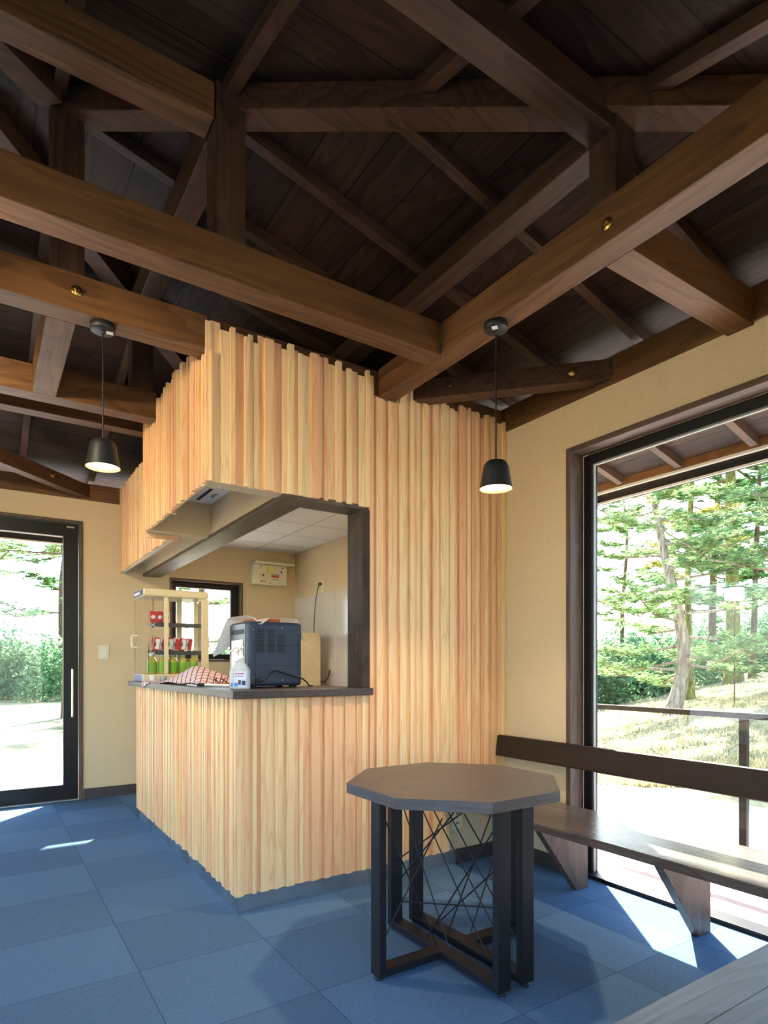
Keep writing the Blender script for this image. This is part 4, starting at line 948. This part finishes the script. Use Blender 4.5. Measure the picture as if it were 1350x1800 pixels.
def pine_mesh(seed, H, r0, path=None, crown0=.25, nb=16, spread=2.2, tufts=12, blen=.2, bw=.024):
    rnd = random.Random(seed); tr = MB(); fo = MB()
    P = path or [(0, 0, 0), (rnd.uniform(-.2, .2), rnd.uniform(-.2, .2), H * .4), (rnd.uniform(-.4, .4), rnd.uniform(-.4, .4), H * .75), (0, 0, H)]
    def pt(t):
        f = t * (len(P) - 1); i = min(int(f), len(P) - 2); return Vector(P[i]).lerp(Vector(P[i + 1]), f - i)
    pts = [pt(i / 14) for i in range(15)]
    tr.tube(pts, [r0 * (1.35 if i == 0 else 1) * (1 - .75 * i / 14) for i in range(15)], 12)
    br = MB()
    for k in range(nb):
        t = crown0 + (1 - crown0) * (k + rnd.random() * .6) / nb; t = min(t, .99); b0 = pt(t); a = k * 2.4 + rnd.random()
        L = spread * (1 - .55 * (t - crown0) / (1 - crown0)) * rnd.uniform(.6, 1.1)
        d = Vector((math.cos(a), math.sin(a), rnd.uniform(-.12, .25)))
        mid = b0 + d * L * .5 + Vector((0, 0, -.08 * L)); end = b0 + d * L + Vector((0, 0, .02 * L))
        br.tube([b0, mid, end], [r0 * .22, r0 * .12, .01], 5, cap=False)
        for j in range(tufts):
            f = .25 + .75 * (j + rnd.random()) / tufts; q = (b0.lerp(mid, f * 2) if f < .5 else mid.lerp(end, f * 2 - 1))
            side = Vector((-d.y, d.x, 0)) * rnd.uniform(-1, 1) * L * .38 * f
            q2 = q + side + Vector((0, 0, rnd.uniform(-.08, .12)))
            br.tube([q, q2], [.012, .006], 3, cap=False)
            for m in range(6):
                c = q.lerp(q2, .2 + .18 * m) + Vector((rnd.uniform(-.1, .1), rnd.uniform(-.1, .1), rnd.uniform(-.05, .08)))
                blades(fo, c, 15, blen, bw, rnd)
    return tr, br, fo
def tree(x, y, seed, H, r0, label, barkm='bark_pine', leafm='needle', group=None, zoff=0, **k):
    z = terrain(x, y) - .08
    tr, br, fo = pine_mesh(seed, H, r0, **k)
    t = thing('pine_tree', (x, y, z), label, 'tree', group)
    for mb, nm, mt in ((tr, 'trunk', barkm), (br, 'branches', barkm), (fo, 'foliage', leafm)):
        o = mb.build(nm, mt, origin=(0, 0, 0), tint=(nm == 'foliage')); o.parent = t; o.location = (0, 0, 0)
        if nm == 'foliage': o['kind'] = 'stuff'
    return t
def P3(px, wd): # point on the ground seen at pixel column px at depth wd (used only to lay out the park)
    u = (px - 675) / F_PX * wd; return (u * .8343 + wd * .5513, -u * .5513 + wd * .8343)
g = 'park trees'
x, y = P3(1180, 13); tree(x, y, 1, 9, .17, 'tall pine with pale flaking crooked trunk nearest to the big window', group=g, path=[(0, 0, 0), (.12, -.16, .8), (.16, -.2, 1.5), (.04, -.06, 2.6), (-.1, .12, 3.6), (-.25, .3, 5), (-.3, .3, 9)], crown0=.2, nb=34, spread=3.2, tufts=14)
x, y = P3(1213, 15.5); tree(x, y, 2, 9, .10, 'thin straight tree just right of the crooked pine', 'bark_moss', 'needle_warm', g, crown0=.25, nb=18, spread=1.8)
x, y = P3(1290, 18); tree(x, y, 3, 11, .22, 'thick mossy trunked tree on the grassy rise behind the glowing box', 'bark_moss', 'needle_dark', g, crown0=.24, nb=36, spread=3.6, tufts=13)
x, y = P3(1322, 18.5); tree(x, y, 4, 9, .10, 'slim dark tree right of the mossy trunk', 'bark_dark', 'needle_dark', g, crown0=.3, nb=16, spread=2.0)
x, y = P3(1400, 12); tree(x, y, 5, 9, .16, 'pine reaching in from the right edge of the window view', 'bark_pine', 'needle', g, crown0=.2, nb=32, spread=3.8, tufts=14)
x, y = P3(1095, 22); tree(x, y, 6, 7.5, .10, 'slender distant pine at the left side of the window view', 'bark_dark', 'needle', g, crown0=.3, nb=16, spread=2.0)
x, y = P3(1250, 24); tree(x, y, 7, 12, .16, 'far dark conifer behind the crooked pine', 'bark_dark', 'needle_dark', g, crown0=.15, nb=30, spread=3.2)
x, y = P3(1370, 22); tree(x, y, 8, 12, .16, 'far dark conifer at the right edge of the window view', 'bark_dark', 'needle_dark', g, crown0=.15, nb=28, spread=3.4)
x, y = P3(118, 14); tree(x, y, 9, 9, .11, 'pine seen through the glass door with wide branches', 'bark_dark', 'needle', g, crown0=.32, nb=22, spread=4.0, tufts=14)
x, y = P3(-60, 18); tree(x, y, 10, 10, .16, 'pine beyond the left edge of the glass door', 'bark_dark', 'needle', g, crown0=.25, nb=22, spread=4.2, tufts=14)
x, y = P3(110, 22); tree(x, y, 11, 10, .16, 'distant pine behind the door stile', 'bark_dark', 'needle_dark', g, crown0=.2, nb=22, spread=3.4)
x, y = P3(355, 20); tree(x, y, 12, 9, .14, 'distant pine seen through the kitchen window', 'bark_dark', 'needle', g, crown0=.2, nb=18, spread=3.0)

def bush_mesh(seed, rx, ry, rz, n):
    rnd = random.Random(seed); mb = MB()
    for _ in range(n):
        a = rnd.random() * 2 * math.pi; b = math.acos(rnd.uniform(0, 1)); rr = rnd.uniform(.72, 1.0) * (1 + .15 * math.sin(5 * a + seed))
        c = Vector((rx * rr * math.sin(b) * math.cos(a), ry * rr * math.sin(b) * math.sin(a), rz * rr * math.cos(b)))
        d = Vector((rnd.gauss(0, 1), rnd.gauss(0, 1), rnd.gauss(0, 1))).normalized(); e_ = d.cross(Vector((rnd.gauss(0, 1), rnd.gauss(0, 1), rnd.gauss(0, 1)))).normalized()
        L = rnd.uniform(.05, .11); cc = (min(1, max(0, rnd.gauss(.5, .25))),) * 3
        mb.add([c - d * L, c + e_ * L * .45, c + d * L, c - e_ * L * .45], [(0, 1, 2, 3)], 0, cc)
    return mb
bm_ = [bush_mesh(s, 1.6, 1.3, 2.3, 5200) for s in (1, 2)]
bmeshes = []
spots = [(1020, 20), (1065, 22), (1105, 20), (1145, 24), (1190, 21), (1235, 26), (1275, 25), (1325, 27), (1375, 26), (1420, 24), (-60, 22), (-5, 20), (45, 23), (95, 20), (150, 24), (300, 24), (360, 26), (420, 24)]
where = ['far left of', 'near the left of', 'left of centre in', 'behind the crooked pine in', 'behind the thin tree in', 'centre right of', 'behind the mossy trunk in', 'right side of', 'at the right edge of', 'beyond the right edge of']
base_b = []
for i, mb in enumerate(bm_):
    o = mb.build('bush', 'bush', origin=(0, 0, 0), tint=True); base_b.append(o)
for i, (px, wd) in enumerate(spots):
    o = base_b[i] if i < 2 else base_b[i % 2].copy()
    if i >= 2: COL.objects.link(o)
    x, y = P3(px, wd); o.location = (x, y, terrain(x, y) - .3); o.rotation_euler = (0, 0, i * 1.3); o.scale = (1.15, 1.15, .85 + .25 * ((i * 7) % 3) / 2)
    lab = ('green bush %s the big window view' % where[i]) if i < 10 else ('green bush beyond the glass door, %s from the left' % ['first', 'second', 'third', 'fourth', 'fifth'][i - 10] if i < 15 else 'green bush seen through the kitchen window, %s' % ['left', 'middle', 'right'][i - 15])
    tag(o, lab, 'bush', 'park bushes')
# grass tufts
rnd = random.Random(3); mb = MB()
for _ in range(9000):
    px = rnd.uniform(1000, 1400); wd = 6.6 + 12 * rnd.random() ** 1.6; x, y = P3(px, wd); z = terrain(x, y)
    for k in range(2):
        a = rnd.random() * 6.28; h = rnd.uniform(.03, .08); cc = (rnd.random(),) * 3
        mb.add([(x, y, z - .01), (x + .02 * math.cos(a), y + .02 * math.sin(a), z - .01), (x + rnd.uniform(-.04, .04), y + rnd.uniform(-.04, .04), z + h)], [(0, 1, 2)], 0, cc)
tag(mb.build('grass', 'grassblade', origin=(0, 0, 0), tint=True), 'dry pale grass on the slope outside the big window', 'grass', kind='stuff')
# emissive box on an added pole where the window shows a bright spot
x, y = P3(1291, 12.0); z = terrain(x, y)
LN = thing('glow_box_on_pole', (x, y, z), 'glowing square box among the trees outside the big window', 'glow_box')
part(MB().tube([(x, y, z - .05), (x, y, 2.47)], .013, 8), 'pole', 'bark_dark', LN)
M['glow_box'] = emis('box_glow', (255, 236, 196), 16)
part(MB().box(x - .13, x + .13, y - .13, y + .13, 2.47, 2.70), 'glowing_box', 'glow_box', LN, bevel=.02)
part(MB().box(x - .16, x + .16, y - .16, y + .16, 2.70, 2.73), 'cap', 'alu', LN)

# consistent normals for timbers built from point pairs
import bmesh
for o in list(bpy.data.objects):
    if o.type == 'MESH' and (o.name.startswith(('rafter', 'hip_rafter', 'corner_brace', 'sticky', 'white_cloth', 'checked'))):
        b = bmesh.new(); b.from_mesh(o.data); bmesh.ops.recalc_face_normals(b, faces=b.faces[:]); b.to_mesh(o.data); b.free()
